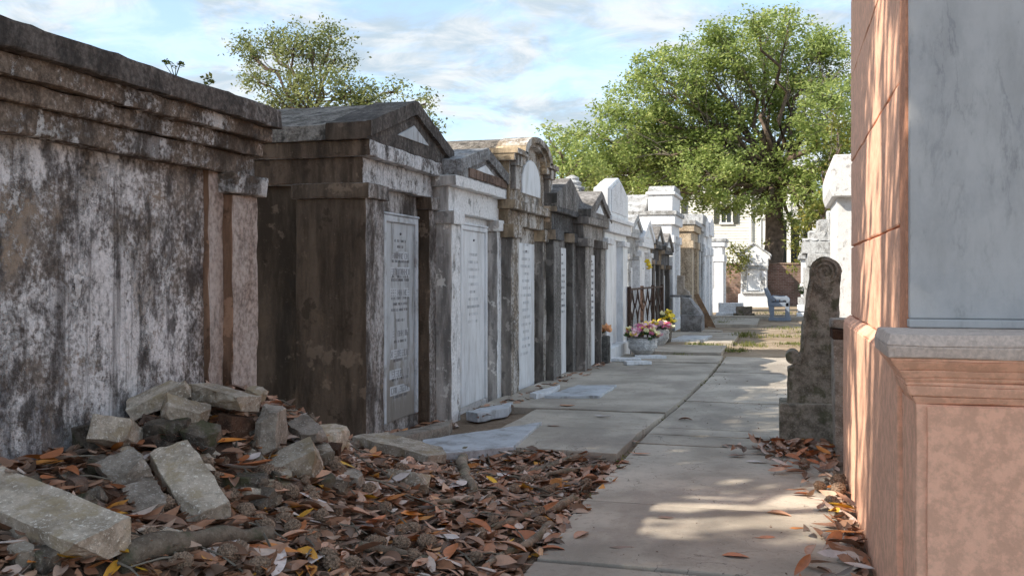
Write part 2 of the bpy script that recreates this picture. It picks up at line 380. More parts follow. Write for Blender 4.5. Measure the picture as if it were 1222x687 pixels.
plain('shutter_green', (0.055, 0.06, 0.05), 0.6, 0.2, 3, 0)
plain('roof_shingle', (0.10, 0.085, 0.08), 0.95, 0.3, 3, 0.4)
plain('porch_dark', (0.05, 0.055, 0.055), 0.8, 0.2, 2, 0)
k = NT('window_glass', 0.06, 0.6); k.color((0.05, 0.06, 0.07))
# earth with fine debris
k = NT('earth', 0.95, 0.1)
n1 = k.noise(1.6, 8, 0.65); n3 = k.noise(22, 7, 0.75); n4 = k.noise(90, 4, 0.7)
c = k.mix(k.rng(n1, 0.35, 0.65), (0.22, 0.165, 0.12), (0.32, 0.245, 0.18))
c = k.mix(k.rng(n3, 0.42, 0.66, 0, 0.7), c, (0.13, 0.092, 0.068))
c = k.mix(k.rng(n4, 0.58, 0.72, 0, 0.6), c, (0.34, 0.27, 0.21))
sp = k.n('ShaderNodeSeparateXYZ'); k.put(sp.inputs[0], k.pos)
c = k.mix(k.math('MULTIPLY', k.rng(sp.outputs['Y'], 15, 18), 0.75), c, k.mix(k.rng(n1, 0.38, 0.66), (0.26, 0.20, 0.14), (0.40, 0.33, 0.25)))
k.color(c); k.bump(k.math('ADD', n3, k.math('MULTIPLY', n4, 0.5)), 0.9, 0.02)
# concrete paving
k = NT('concrete', 0.88, 0.25)
oi = k.n('ShaderNodeObjectInfo')
n1 = k.noise(1.5, 10, 0.7); n2 = k.noise(6, 8, 0.7); n3 = k.noise(120, 4, 0.7); n4 = k.noise(34, 6, 0.7)
c = k.mix(k.rng(n1, 0.36, 0.64), (0.30, 0.268, 0.225), (0.50, 0.445, 0.375))
c = k.mix(k.rng(n2, 0.5, 0.7, 0, 0.55), c, (0.29, 0.25, 0.215))
c = k.mix(k.rng(n4, 0.58, 0.68, 0, 0.6), c, (0.20, 0.168, 0.14))
c = k.mix(k.rng(k.noise(0.8, 7, 0.65, sc3=(1.4, 0.6, 1), off=(3, 3, 3)), 0.52, 0.62, 0, 0.5), c, (0.25, 0.215, 0.185))
c = k.mix(k.rng(n3, 0.55, 0.75, 0, 0.4), c, (0.62, 0.56, 0.50))
vo = k.n('ShaderNodeTexVoronoi', feature='DISTANCE_TO_EDGE'); vo.inputs['Scale'].default_value = 0.9
wv = k.n('ShaderNodeMapping'); k.put(wv.inputs['Vector'], k.pos)
add = k.n('ShaderNodeVectorMath', operation='ADD'); k.put(add.inputs[0], k.pos)
nv = k.n('ShaderNodeTexNoise'); nv.inputs['Scale'].default_value = 3; nv.inputs['Detail'].default_value = 6; k.put(nv.inputs['Vector'], k.pos)
k.t.links.new(nv.outputs['Color'], add.inputs[1]); k.t.links.new(add.outputs[0], vo.inputs['Vector'])
crack = k.math('MULTIPLY', k.rng(vo.outputs['Distance'], 0.0, 0.006, 1, 0), k.rng(n1, 0.48, 0.55))
c = k.mix(k.math('MULTIPLY', crack, 0.7), c, (0.06, 0.05, 0.045))
v = k.rng(oi.outputs['Random'], 0, 1, 0.86, 1.12, smooth=False)
hs = k.n('ShaderNodeHueSaturation'); k.put(hs.inputs['Color'], c); k.put(hs.inputs['Value'], v)
k.color(hs.outputs[0])
k.bump(k.math('SUBTRACT', k.math('ADD', k.math('MULTIPLY', n3, 0.5), n4), crack), 0.35, 0.006)
# distant brick wall: courses a couple of pixels high
k = NT('brick_wall', 0.95, 0.1)
mp = k.n('ShaderNodeMapping'); k.put(mp.inputs['Vector'], k.pos); mp.inputs['Rotation'].default_value = (math.pi / 2, 0, 0)
br = k.n('ShaderNodeTexBrick'); k.t.links.new(mp.outputs[0], br.inputs['Vector'])
br.inputs['Scale'].default_value = 1; br.inputs['Brick Width'].default_value = 0.22; br.inputs['Row Height'].default_value = 0.075
br.inputs['Mortar Size'].default_value = 0.007
br.inputs['Color1'].default_value = (0.17, 0.09, 0.07, 1); br.inputs['Color2'].default_value = (0.26, 0.16, 0.13, 1)
br.inputs['Mortar'].default_value = (0.30, 0.26, 0.23, 1)
n1 = k.noise(1.2, 8, 0.7)
k.color(k.mix(k.rng(n1, 0.45, 0.65, 0, 0.7), br.outputs[0], (0.10, 0.085, 0.065)))
k.bump(br.outputs['Fac'], -0.5, 0.01)

LITTER = [(0.0, (0.13, 0.085, 0.06)), (0.20, (0.25, 0.15, 0.10)), (0.42, (0.40, 0.195, 0.11)), (0.64, (0.48, 0.26, 0.165)),
          (0.80, (0.54, 0.37, 0.275)), (0.92, (0.72, 0.62, 0.56)), (0.975, (0.66, 0.28, 0.06)), (1.0, (0.78, 0.41, 0.05))]
leafmat('litter', LITTER, 0.42, 0.0)
for nm, c in (('brown', (0.28, 0.155, 0.10)), ('russet', (0.52, 0.18, 0.07)), ('tan', (0.56, 0.31, 0.20)), ('pale', (0.66, 0.58, 0.55)),
              ('orange', (0.62, 0.22, 0.04)), ('yellow', (0.80, 0.46, 0.03))):
    leafmat('leaf_' + nm, [(0.0, [v * 0.75 for v in c]), (1.0, [min(1, v * 1.2) for v in c])], 0.45, 0.0, attr=False)
leafmat('oak_leaves', [(0.0, (0.14, 0.20, 0.065)), (0.45, (0.29, 0.37, 0.11)), (0.8, (0.42, 0.49, 0.17)), (1.0, (0.58, 0.57, 0.22))], 0.5, 0.5)
leafmat('pale_tree_leaves', [(0.0, (0.10, 0.13, 0.05)), (0.5, (0.20, 0.24, 0.09)), (1.0, (0.36, 0.37, 0.15))], 0.55, 0.4)
leafmat('magnolia_leaves', [(0.0, (0.02, 0.04, 0.012)), (1.0, (0.06, 0.09, 0.025))], 0.35, 0.15)
leafmat('shrub_leaves', [(0.0, (0.07, 0.09, 0.02)), (0.6, (0.17, 0.19, 0.04)), (1.0, (0.34, 0.27, 0.05))], 0.55, 0.35)
leafmat('grass_blades', [(0.0, (0.07, 0.10, 0.02)), (0.6, (0.15, 0.18, 0.04)), (1.0, (0.30, 0.26, 0.09))], 0.6, 0.3)

# ------------------------------------------------------------------ building blocks
def link(name, data, parent=None, mat=None):
    o = bpy.data.objects.new(name, data); col.objects.link(o)
    if parent: o.parent = parent
    if mat and data is not None:
        data.materials.clear(); data.materials.append(MATS[mat])
    return o
def tag(o, label, cat=None, group=None, kind=None):
    if label: o['label'] = label
    if cat: o['category'] = cat
    if group: o['group'] = group
    if kind: o['kind'] = kind
    return o
def thing(name, label, cat, loc=(0, 0, 0), rz=0.0, group=None, rot=None):
    o = link(name, None); o.location = loc; o.rotation_euler = rot or (0, 0, rz); o.empty_display_size = 0.1
    return tag(o, label, cat, group)

class MB:
    """collects boxes, prisms, tubes and lathes into one mesh"""
    def __init__(s): s.v, s.f = [], []
    def add(s, vs, fs):
        b = len(s.v); s.v += [tuple(v) for v in vs]; s.f += [tuple(i + b for i in f) for f in fs]; return s
    def box(s, x0, x1, y0, y1, z0, z1, m=None):
        vs = [Vector(p) for p in ((x0, y0, z0), (x1, y0, z0), (x1, y1, z0), (x0, y1, z0), (x0, y0, z1), (x1, y0, z1), (x1, y1, z1), (x0, y1, z1))]
        if m: vs = [m @ v for v in vs]
        return s.add(vs, [(0, 3, 2, 1), (4, 5, 6, 7), (0, 1, 5, 4), (1, 2, 6, 5), (2, 3, 7, 6), (3, 0, 4, 7)])
    def prism(s, poly, axis, a, b):
        n = len(poly)
        def p3(q, t):
            return {'x': (t, q[0], q[1]), 'y': (q[0], t, q[1]), 'z': (q[0], q[1], t)}[axis]
        vs = [p3(q, a) for q in poly] + [p3(q, b) for q in poly]
        fs = [tuple(range(n))[::-1], tuple(range(n, 2 * n))] + [(i, (i + 1) % n, n + (i + 1) % n, n + i) for i in range(n)]
        return s.add(vs, fs)
    def tube(s, pts, rs, n=8, cap=True):
        pts = [Vector(p) for p in pts]; ring = []
        for i, p in enumerate(pts):
            d = (pts[min(i + 1, len(pts) - 1)] - pts[max(i - 1, 0)])
            if d.length < 1e-6: d = Vector((0, 0, 1))
            d.normalize()
            a = d.orthogonal().normalized() if abs(d.z) > 0.95 else d.cross(Vector((0, 0, 1))).normalized()
            b = d.cross(a); r = rs[i] if hasattr(rs, '__len__') else rs
            ring.append([p + (a * math.cos(2 * math.pi * j / n) + b * math.sin(2 * math.pi * j / n)) * r for j in range(n)])
        vs = [v for r_ in ring for v in r_]; fs = []
        for i in range(len(pts) - 1):
            for j in range(n): fs.append((i * n + j, i * n + (j + 1) % n, (i + 1) * n + (j + 1) % n, (i + 1) * n + j))
        if cap: fs += [tuple(range(n))[::-1], tuple((len(pts) - 1) * n + j for j in range(n))]
        return s.add(vs, fs)
    def lathe(s, prof, n=20, c=(0, 0, 0)):
        vs, fs = [], []
        for r, z in prof:
            for j in range(n): vs.append((c[0] + r * math.cos(2 * math.pi * j / n), c[1] + r * math.sin(2 * math.pi * j / n), c[2] + z))
        for i in range(len(prof) - 1):
            for j in range(n): fs.append((i * n + j, i * n + (j + 1) % n, (i + 1) * n + (j + 1) % n, (i + 1) * n + j))
        fs += [tuple(range(n))[::-1], tuple((len(prof) - 1) * n + j for j in range(n))]
        return s.add(vs, fs)
    def build(s, name, mat, parent=None, bevel=0.0, rough=0.0, cell=0.12, seed=0.0, smooth=False):
        me = bpy.data.meshes.new(name)
        bm = bmesh.new()
        vs = [bm.verts.new(v) for v in s.v]
        for f in s.f:
            try: bm.faces.new([vs[i] for i in f])
            except ValueError: pass
        bmesh.ops.recalc_face_normals(bm, faces=bm.faces)
        if rough > 0:
            for ax in range(3):
                lo = min(v.co[ax] for v in bm.verts); hi = max(v.co[ax] for v in bm.verts)
                k = int((hi - lo) / cell)
                no = Vector((0, 0, 0)); no[ax] = 1
                for i in range(1, k + 1):
                    co = Vector((0, 0, 0)); co[ax] = lo + (hi - lo) * (i + 0.13) / (k + 1)
                    bmesh.ops.bisect_plane(bm, geom=bm.verts[:] + bm.edges[:] + bm.faces[:], plane_co=co, plane_no=no)
        if bevel > 0:
            es = [e for e in bm.edges if len(e.link_faces) == 2 and e.calc_face_angle(0) > 0.5]
            bmesh.ops.bevel(bm, geom=es, offset=bevel, segments=2 if rough > 0 else 1, affect='EDGES', profile=0.6, clamp_overlap=True)
        if rough > 0:
            o = Vector((seed * 7.7, seed * 3.3, seed * 5.1)); k2 = Vector((11.3, 4.1, 7.9))
            for v in bm.verts:
                p = v.co + o
                sharp = 1.0 if all(len(e.link_faces) == 2 and e.calc_face_angle(0) < 0.3 for e in v.link_edges) else 2.2
                q = Vector((mnoise.noise(p * 3.1), mnoise.noise(p * 3.1 + k2), mnoise.noise(p * 3.1 - k2))) * rough
                q += Vector((mnoise.noise(p * 13), mnoise.noise(p * 13 + k2), mnoise.noise(p * 13 - k2))) * rough * 0.6 * sharp
                v.co += q
        bm.to_mesh(me); bm.free()
        if smooth:
            me.polygons.foreach_set('use_smooth', [True] * len(me.polygons))
        return link(name, me, parent, mat)

def npmesh(name, verts, faces4, mat, parent=None, rnd=None, smooth=False):
    me = bpy.data.meshes.new(name)
    nv, nf = len(verts), len(faces4)
    me.vertices.add(nv); me.vertices.foreach_set('co', verts.astype(np.float32).ravel())
    me.loops.add(nf * 4); me.loops.foreach_set('vertex_index', faces4.astype(np.int32).ravel())
    me.polygons.add(nf); me.polygons.foreach_set('loop_start', np.arange(0, nf * 4, 4, dtype=np.int32))
    if rnd is not None:
        a = me.attributes.new('rnd', 'FLOAT', 'POINT'); a.data.foreach_set('value', rnd.astype(np.float32))
    me.update(calc_edges=True)
    if smooth: me.polygons.foreach_set('use_smooth', [True] * nf)
    return link(name, me, parent, mat)

# ------------------------------------------------------------------ ground and paving
def axis_pts(lo, hi, step, far):
    a = list(np.arange(lo, hi + 1e-6, step))
    return [-far, -far / 4, lo - 30, lo - 8, lo - 2] + a + [hi + 2, hi + 8, hi + 30, far / 4, far]
gx = axis_pts(-3.5, 1.2, 0.07, 1200); gy = axis_pts(2.0, 10.0, 0.07, 1200)
gv = np.array([(x, y, gh(x, y) if (-3.6 < x < 1.3 and 1.9 < y < 10.1) else (gh(min(max(x, -3.2), 1.2), 11) if True else 0)) for y in gy for x in gx])
nx = len(gx)
gf = np.array([(j * nx + i, j * nx + i + 1, (j + 1) * nx + i + 1, (j + 1) * nx + i) for j in range(len(gy) - 1) for i in range(nx - 1)])
g = npmesh('ground', gv, gf, 'earth', smooth=True); tag(g, None, kind='structure')

path = link('path', None); tag(path, 'concrete walkway of cast slabs between the rows of tombs', kind='structure')
def slab(pts, z0, z1, mat='concrete', parent=None, name='paving_slab', rough=0.004, bevel=0.008, seed=0.0, tilt=None):
    b = MB().prism([(p[0], p[1]) for p in pts], 'z', z0, z1)
    if tilt:
        b.v = [(v[0], v[1], v[2] + tilt[0] * (v[0] - pts[0][0]) + tilt[1] * (v[1] - pts[0][1])) for v in b.v]
    return b.build(name, mat, parent, bevel=bevel, rough=rough, cell=0.25, seed=seed)
XR = 0.34
LE = [(2.6, -1.13), (4.55, -1.13), (5.86, -1.15), (8.9, -1.11), (9.7, -1.06), (11.3, -1.00), (13.4, -0.93), (15.4, -0.92), (17.1, -0.92)]
gap = 0.019
jy = [2.6, 3.35, 4.62, 5.93, 8.05, 8.55, 8.95, 10.9, 12.6, 14.3, 15.7, 17.1]
def left_edge(y):
    for (a, xa), (b, xb) in zip(LE, LE[1:]):
        if a <= y <= b: return xa + (xb - xa) * (y - a) / (b - a)
    return LE[-1][1]
for i, (a, b) in enumerate(zip(jy, jy[1:])):
    xl0, xl1 = left_edge(a), left_edge(b)
    dz = R.uniform(-0.006, 0.006)
    slab([(xl0, a + gap), (XR, a + gap - 0.05), (XR, b - gap - 0.05), (xl1, b - gap)], -0.12, 0.012 + dz, parent=path, seed=i)
# cross slabs running from the tombs to the walkway
cross = [((-2.35, 7.42), (-1.19, 7.36), (-1.16, 8.55), (-2.35, 8.55), 0.045), ((-2.35, 8.58), (-1.15, 8.58), (-1.09, 9.62), (-2.35, 9.62), 0.040),
         ((-2.95, 9.66), (-1.085, 9.66), (-1.0, 11.6), (-2.9, 11.6), 0.05), ((-2.9, 11.63), (-1.02, 11.63), (-0.96, 13.4), (-2.85, 13.4), 0.045),
         ((-2.85, 13.43), (-0.96, 13.43), (-0.95, 15.3), (-2.6, 15.3), 0.04), ((-2.6, 15.34), (-0.95, 15.34), (-0.95, 16.7), (-2.6, 16.7), 0.05)]
for i, (a, b, c, d, z) in enumerate(cross):
    slab([a, b, c, d], -0.1, z, parent=path, seed=20 + i, rough=0.006)
# separate far slabs among grass
far = [(17.35, 19.2, -2.5, -1.02, 0.05), (20.0, 23.6, -2.5, -0.95, 0.05), (24.1, 24.6, -2.3, -1.4, 0.05), (27.2, 31.5, -1.95, -0.7, 0.07)]
for i, (a, b, x0, x1, z) in enumerate(far):
    slab([(x0, a), (x1, a), (x1, b), (x0, b)], -0.1, z, parent=path, seed=30 + i)
kb = slab([(-2.3, 32.2), (2.2, 32.2), (2.2, 32.6), (-2.3, 32.6)], -0.1, 0.09, mat='concrete', name='kerb', seed=41); tag(kb, None, kind='structure')

# ------------------------------------------------------------------ tombs
def glyph_rows(rows, xf, yc, rnd):
    """rows of worn, unreadable lettering: (z, half width, letter height)"""
    b = MB()
    for z, hw, hgt in rows:
        y = yc - hw
        while y < yc + hw:
            w = hgt * rnd.uniform(0.45, 0.8); st = hgt * 0.12
            if rnd.random() < 0.14: y += w * 0.9; continue
            k = rnd.randrange(4)
            if k != 1: b.box(xf, xf + 0.0015, y, y + st, z, z + hgt)
            if k in (0, 2): b.box(xf, xf + 0.0015, y + w - st, y + w, z, z + hgt)
            if k in (1, 2, 3): b.box(xf, xf + 0.0014, y + st, y + w - st, z + hgt - st, z + hgt)
            if k in (1, 3): b.box(xf, xf + 0.0014, y + st, y + w - st, z, z + st)
            if k in (0, 1): b.box(xf, xf + 0.0014, y + st, y + w - st, z + hgt * 0.45, z + hgt * 0.45 + st)
            y += w + hgt * 0.22
    return b

def tomb(name, label, X, pl, pr, D, z, m, pw=0.3, pd=0.5, ins=0.08, roof=('gable', 2.9, 0.13, 0.08), tab=None, plinth=0.0, q=1.0, rows=None,
         seed=0.0, tym=True, cat='tomb', group='tombs in the row along the walkway', Yr=None, roofx=None):
    """X front plane, pl/pr photo columns of the front corners, z=(capital foot, capital head, frieze head, cornice head)"""
    Y0, Y1 = Yr or (yx(pl, X), yx(pr, X)); w = Y1 - Y0; a = w / 2
    t = thing(name, label, cat, (X, (Y0 + Y1) / 2, 0), group=group)
    ro, bv, ce = 0.007 * q, 0.010, 0.10 if q >= 1 else 0.25
    B = dict(bevel=bv, rough=ro, cell=ce, seed=seed)
    c0, c1, fr, co = z
    MB().box(-D, -0.11, -a + ins, a - ins, -0.1, c1).build('body', m['body'], t, **B)
    if plinth:
        MB().box(-D - 0.03, 0.06, -a - 0.05, a + 0.05, -0.12, plinth).build('plinth', m['body'], t, **B)
    for s in (-1, 1):
        y0, y1 = (-a, -a + pw) if s < 0 else (a - pw, a)
        MB().box(-pd, 0, y0, y1, -0.1, c0).build('pilaster', m['pil'], t, **B)
        MB().box(-pd - 0.03, 0.035, y0 - 0.035, y1 + 0.03, c0, c1).build('capital', m['cap'], t, **B)
    MB().box(-D, -0.03, -a, a, c1 + 0.001, fr).build('frieze', m['fri'], t, **B)
    MB().box(-D - 0.05, 0.055, -a - 0.05, a + 0.05, fr + 0.001, co).build('cornice', m['cor'], t, **B)
    kind, apex, fh, ov = roof
    e = a + ov
    if kind == 'gable':
        prof = [(-e, co + 0.001), (e, co + 0.001), (e, co + fh), (0, apex), (-e, co + fh)]
        MB().prism(prof, 'x', -0.30, 0.05).build('pediment', m['ped'], t, **B)
        pr2 = [(-e + 0.012, co + 0.004), (e - 0.012, co + 0.004), (e - 0.012, co + fh - 0.012), (0, apex - 0.014), (-e + 0.012, co + fh - 0.012)]
        MB().prism(pr2, 'x', -(roofx or D + 0.06), -0.302).build('roof', m['roof'], t, **B)
        if tym:
            sl = (apex - co - fh) / e
            rb = MB(); th = 0.09
            for s in (-1, 1):
                rb.prism([(s * e, co + fh - th * 1.3), (s * e, co + fh + 0.004), (0, apex + 0.004), (0, apex - th * 1.25)], 'x', 0.045, 0.085)
            rb.build('raking_cornice', m['ped'], t, **B)
            ih = (apex - co - fh) * 0.62
            zb = co + fh * 0.55 + 0.02; zb = max(zb, apex - th * 1.6 - ih)
            MB().prism([(-ih / sl * 0.62, zb), (ih / sl * 0.62, zb), (0, zb + ih * 0.66)], 'x', 0.04, 0.06).build('pediment_tablet', m['tab'], t, bevel=0.003)
    elif kind == 'flat':
        MB().box(-D - 0.08, 0.1, -a - 0.09, a + 0.09, co + 0.002, co + fh).build('roof', m['roof'], t, **B)
    if tab:
        tw, tz0, tz1, fw = tab
        if fw:
            MB().box(-0.112, -0.055, -tw - fw, -tw + 0.002, tz0, tz1 + fw).box(-0.112, -0.055, tw - 0.002, tw + fw, tz0, tz1 + fw) \
                .box(-0.112, -0.056, -tw - fw, tw + fw, tz1, tz1 + fw).build('tablet_frame', m.get('frame', m['tab']), t, bevel=0.008)
            MB().box(-0.112, -0.048, -tw - fw - 0.012, tw + fw + 0.012, tz1 + fw, tz1 + fw + 0.02).build('tablet_cap', m.get('frame', m['tab']), t, bevel=0.006)
        tb = MB().box(-0.112, -0.075, -tw, tw, tz0, tz1).build('tablet', m['tab'], t, bevel=0.004, rough=0.002, cell=0.2, seed=seed)
        if rows:
            glyph_rows(rows, -0.0745, 0.0, random.Random(int(seed * 10) + 3)).build('inscription', m.get('ink', 'engraving'), tb)['kind'] = 'stuff'
        MB().lathe([(0.011, 0), (0.011, 0.01), (0.006, 0.016)], 8).build('rosette', 'engraving', tb)
        ob = tb.children[-1]; ob.rotation_euler = (0, math.pi / 2, 0); ob.location = (-0.075, 0, tz1 - 0.09)
    return t, Y0, Y1, a

# --- first tomb: broad mottled side wall with stepped cornice
X1 = -3.2
Y1b = yx(308, X1 + 0.1); Y1a = 2.0
t1 = thing('wall_tomb', 'long low tomb with mottled grey plaster wall and stepped cornice behind rubble heap', 'tomb', (X1, (Y1a + Y1b) / 2, 0),
           group='tombs in the row along the walkway')
h1 = (Y1b - Y1a) / 2
kw = dict(bevel=0.012, rough=0.009, cell=0.09)
MB().box(-2.4, 0, -h1 + 0.06, h1 - 0.06, -0.1, 1.96).build('wall', 'plaster_mottled', t1, seed=1, **kw)
MB().box(-0.05, 0.035, h1 - 0.44, h1 - 0.285, -0.1, 1.955).build('jamb', 'plaster_pilaster', t1, seed=1.5, **kw)
for s in (-1, 1):
    y0, y1 = (h1 - 0.29, h1) if s > 0 else (-h1, -h1 + 0.29)
    MB().box(-0.3, 0.10, y0, y1, -0.1, 1.83).build('pilaster', 'plaster_pilaster', t1, seed=2, **kw)
    MB().box(-0.33, 0.145, y0 - 0.05, y1 + 0.045, 1.831, 1.952).build('capital', 'plaster_cornice', t1, seed=3, **kw)
MB().box(-2.42, 0.08, -h1 - 0.0, h1 - 0.0, 1.953, 2.075).build('frieze', 'plaster_cornice', t1, seed=4, **kw)
MB().box(-2.45, 0.12, -h1 - 0.05, h1 + 0.03, 2.076, 2.165).build('cornice', 'plaster_cornice', t1, seed=5, **kw)
MB().box(-2.50, 0.17, -h1 - 0.10, h1 + 0.06, 2.166, 2.255).build('cornice', 'plaster_cornice', t1, seed=6, **kw)
tb_ = MB().box(-2.56, 0.22, -h1 - 0.16, h1 + 0.09, 2.256, 2.375).build('roof', 'plaster_dark_gable', t1, seed=7, **kw)

# --- second tomb: sooty temple front with inscribed tablet
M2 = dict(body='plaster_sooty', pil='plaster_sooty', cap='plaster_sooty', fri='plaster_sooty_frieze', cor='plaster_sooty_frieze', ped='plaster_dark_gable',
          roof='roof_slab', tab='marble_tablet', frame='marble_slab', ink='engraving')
X2 = -3.12
z2 = [zx(437, p, X2) for p in (236, 218, 187, 168)]
rows2 = []
zt = 1.66
for kx, (dz, hw, hg) in enumerate([(0, .13, .022), (.05, .07, .022), (.115, .17, .05), (.175, .2, .022), (.25, .2, .052), (.305, .18, .022), (.335, .2, .022),
                                   (.43, .21, .052), (.49, .2, .022), (.54, .17, .022), (.59, .2, .022), (.68, .1, .022), (.78, .17, .05), (.86, .14, .022),
                                   (.95, .21, .052), (1.02, .15, .022), (1.12, .21, .052), (1.18, .2, .022), (1.26, .2, .05), (1.33, .16, .022)]):
    rows2.append((zt - dz - hg, hw, hg))
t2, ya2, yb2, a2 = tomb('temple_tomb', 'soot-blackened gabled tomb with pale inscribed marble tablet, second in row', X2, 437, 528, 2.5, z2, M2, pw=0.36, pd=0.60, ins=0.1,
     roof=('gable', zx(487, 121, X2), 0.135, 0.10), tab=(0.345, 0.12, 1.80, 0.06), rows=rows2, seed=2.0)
# bare plaster bands behind the names
tbt = [c for c in t2.children if c.name.startswith('tablet') and 'frame' not in c.name and 'cap' not in c.name][0]
for dz, hw in ((.105, .18), (.24, .22), (.42, .23), (.77, .19), (.94, .23), (1.11, .24), (1.25, .23)):
    MB().box(-0.0758, -0.0748, -hw, hw, zt - dz - 0.075, zt - dz + 0.004).build('name_band', 'marble_slab', tbt)

# --- third tomb: flaking whitewash
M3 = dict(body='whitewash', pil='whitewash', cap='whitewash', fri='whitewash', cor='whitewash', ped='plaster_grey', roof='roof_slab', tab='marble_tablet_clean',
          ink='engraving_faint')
X3 = -2.97
z3 = [zx(539, p, X3) for p in (267, 252, 222, 209)]
ap3 = zx(574, 178, X3)
rows3 = [(1.55 - i * 0.075, 0.12 + 0.1 * ((i * 7) % 5) / 5, 0.028) for i in range(10)]
t3, ya3, yb3, a3 = tomb('whitewashed_tomb', 'narrow whitewashed tomb with flaking paint and plain white tablet beside sooty tomb', X3, 539, 602, 2.3, z3, M3, pw=0.27, pd=0.45,
     ins=0.07, roof=('gable', ap3, 0.15, -0.02), tab=(0.40, 0.06, 1.80, 0.05), rows=rows3, seed=3.0, tym=True)
for i in range(6):                                     # course of bare bricks under the gable
    w_ = (2 * a3 * 0.74) / 6
    y0 = -a3 * 0.62 + i * w_
    MB().box(0.03, 0.068, y0 + 0.006, y0 + w_ - 0.006, z3[3] + 0.015, z3[3] + 0.105).build('brick', 'brick_brown', t3, bevel=0.006, rough=0.003, cell=0.1, seed=i)
MB().box(-0.3, -0.2, -0.02, 0.02, ap3 - 0.02, ap3 + 0.0).build('ridge_stub', 'plaster_grey', t3, bevel=0.005)

# --- fourth tomb: round-arched attic
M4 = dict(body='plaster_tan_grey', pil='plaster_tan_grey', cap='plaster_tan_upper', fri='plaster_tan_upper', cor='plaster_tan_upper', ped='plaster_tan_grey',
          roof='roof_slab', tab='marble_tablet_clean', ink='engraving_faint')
X4 = -2.86
z4 = [zx(610, p, X4) for p in (283, 267, 249, 238)]
rows4 = [(1.7 - i * 0.085, 0.13 + 0.14 * ((i * 5) % 4) / 4, 0.032) for i in range(16)]
t4, ya4, yb4, a4 = tomb('arched_tomb', 'tan and grey tomb with round arched attic holding a white lunette', X4, 610, 656, 2.3, z4, M4, pw=0.34, pd=0.45, ins=0.07,
     roof=('none', 0, 0, 0), tab=(0.42, 0.02, 1.73, 0.0), rows=rows4, seed=4.0)
zs4 = zx(610, 184, X4)                                  # shoulder of the attic
MB().box(-2.3, -0.02, -a4, a4, z4[3] + 0.002, zs4).build('attic', 'plaster_tan_upper', t4, bevel=0.01, rough=0.007, cell=0.1, seed=4.2)
zap4 = zx(632, 164, X4); ra = a4 * 0.74; zc4 = zs4 + 0.05
def arc(r, z0, n=14, flat=1.0): return [(r * math.cos(math.pi * i / n), z0 + r * flat * math.sin(math.pi * i / n)) for i in range(n + 1)]
fl = (zap4 - zc4) / ra
MB().prism(arc(ra - 0.03, zs4 + 0.003, 16, fl), 'x', -0.24, -0.02).build('arch_field', 'plaster_tan_upper', t4, bevel=0.0, rough=0.004, cell=0.12, seed=4.3)
ar = MB(); po, pi_ = arc(ra, zc4, 18, fl), arc(ra - 0.13, zc4 - 0.02, 18, fl)
for i in range(18): ar.prism([po[i], po[i + 1], pi_[i + 1], pi_[i]], 'x', -0.25, 0.10)
po, pi_ = arc(ra - 0.131, zc4 - 0.02, 18, fl), arc(ra - 0.20, zc4 - 0.04, 18, fl)
for i in range(18): ar.prism([po[i], po[i + 1], pi_[i + 1], pi_[i]], 'x', -0.25, 0.055)
for q in (-1, 1):
    x_0, x_1 = sorted((q * (ra - 0.17), q * (a4 + 0.1)))
    ar.box(-0.25, 0.10, x_0, x_1, zs4 + 0.004, zc4 + 0.01); ar.box(-0.25, 0.06, x_0 * .99, x_1 * .99, zs4 - 0.07, zs4 + 0.003)
ar.build('arch_cornice', 'plaster_tan_upper', t4)
MB().prism([(a4 + 0.09, zs4 + 0.003), (a4 + 0.09, zc4)] + [(p[0], p[1] - 0.012) for p in arc(ra, zc4, 18, fl)] + [(-a4 - 0.09, zc4), (-a4 - 0.09, zs4 + 0.003)], 'x', -2.35, -0.252).build('roof', 'roof_slab', t4)
lr = a4 * 0.47; lz0 = zx(620, 229, X4); lz1 = zx(631, 190, X4)
MB().prism([(lr, lz0)] + arc(lr, lz0 + 0.12, 12, (lz1 - lz0 - 0.12) / lr) + [(-lr, lz0)], 'x', -0.03, 0.0).build('lunette', 'marble_tablet_clean', t4, bevel=0.004)
for s in (-1, 1):
    MB().box(-0.02, 0.045, s * a4 * 0.86 - 0.09, s * a4 * 0.86 + 0.09, z4[3] + 0.12, zs4 - 0.01).build('attic_pilaster', 'plaster_tan_grey', t4, bevel=0.01, rough=0.006, cell=0.12)
    MB().box(-0.02, 0.075, s * a4 * 0.86 - 0.12, s * a4 * 0.86 + 0.12, zs4 - 0.12, zs4 - 0.002).build('attic_capital', 'plaster_tan_grey', t4, bevel=0.01, rough=0.006, cell=0.12)

# --- fifth and sixth: dark gabled pair
M5 = dict(body='plaster_charcoal', pil='plaster_charcoal', cap='plaster_charcoal_upper', fri='plaster_charcoal_upper', cor='plaster_charcoal_upper', ped='plaster_charcoal', roof='roof_slab',
          tab='marble_tablet_clean', ink='engraving')
X5 = -2.76
z5 = [zx(661, p, X5) for p in (286, 274, 253, 246)]
t5, ya5, yb5, a5 = tomb('charcoal_tomb', 'charcoal grey gabled tomb with blank dark pediment, beyond the arched tomb', X5, 661, 691, 2.2, z5, M5, pw=0.42, pd=0.5, ins=0.06,
     roof=('gable', zx(677, 213, X5), 0.16, 0.03), tab=(0.28, 0.05, 1.72, 0.0), rows=[(1.5 - i * 0.08, 0.18, 0.03) for i in range(9)], seed=5.0, tym=False, q=0.9)
M6 = dict(M5, body='plaster_ash', pil='plaster_ash', cap='plaster_ash', fri='plaster_ash', cor='plaster_ash', ped='plaster_charcoal', tab='marble_tablet_clean')
X6 = -2.62
z6 = [zx(699, p, X6) for p in (294, 284, 267, 258)]
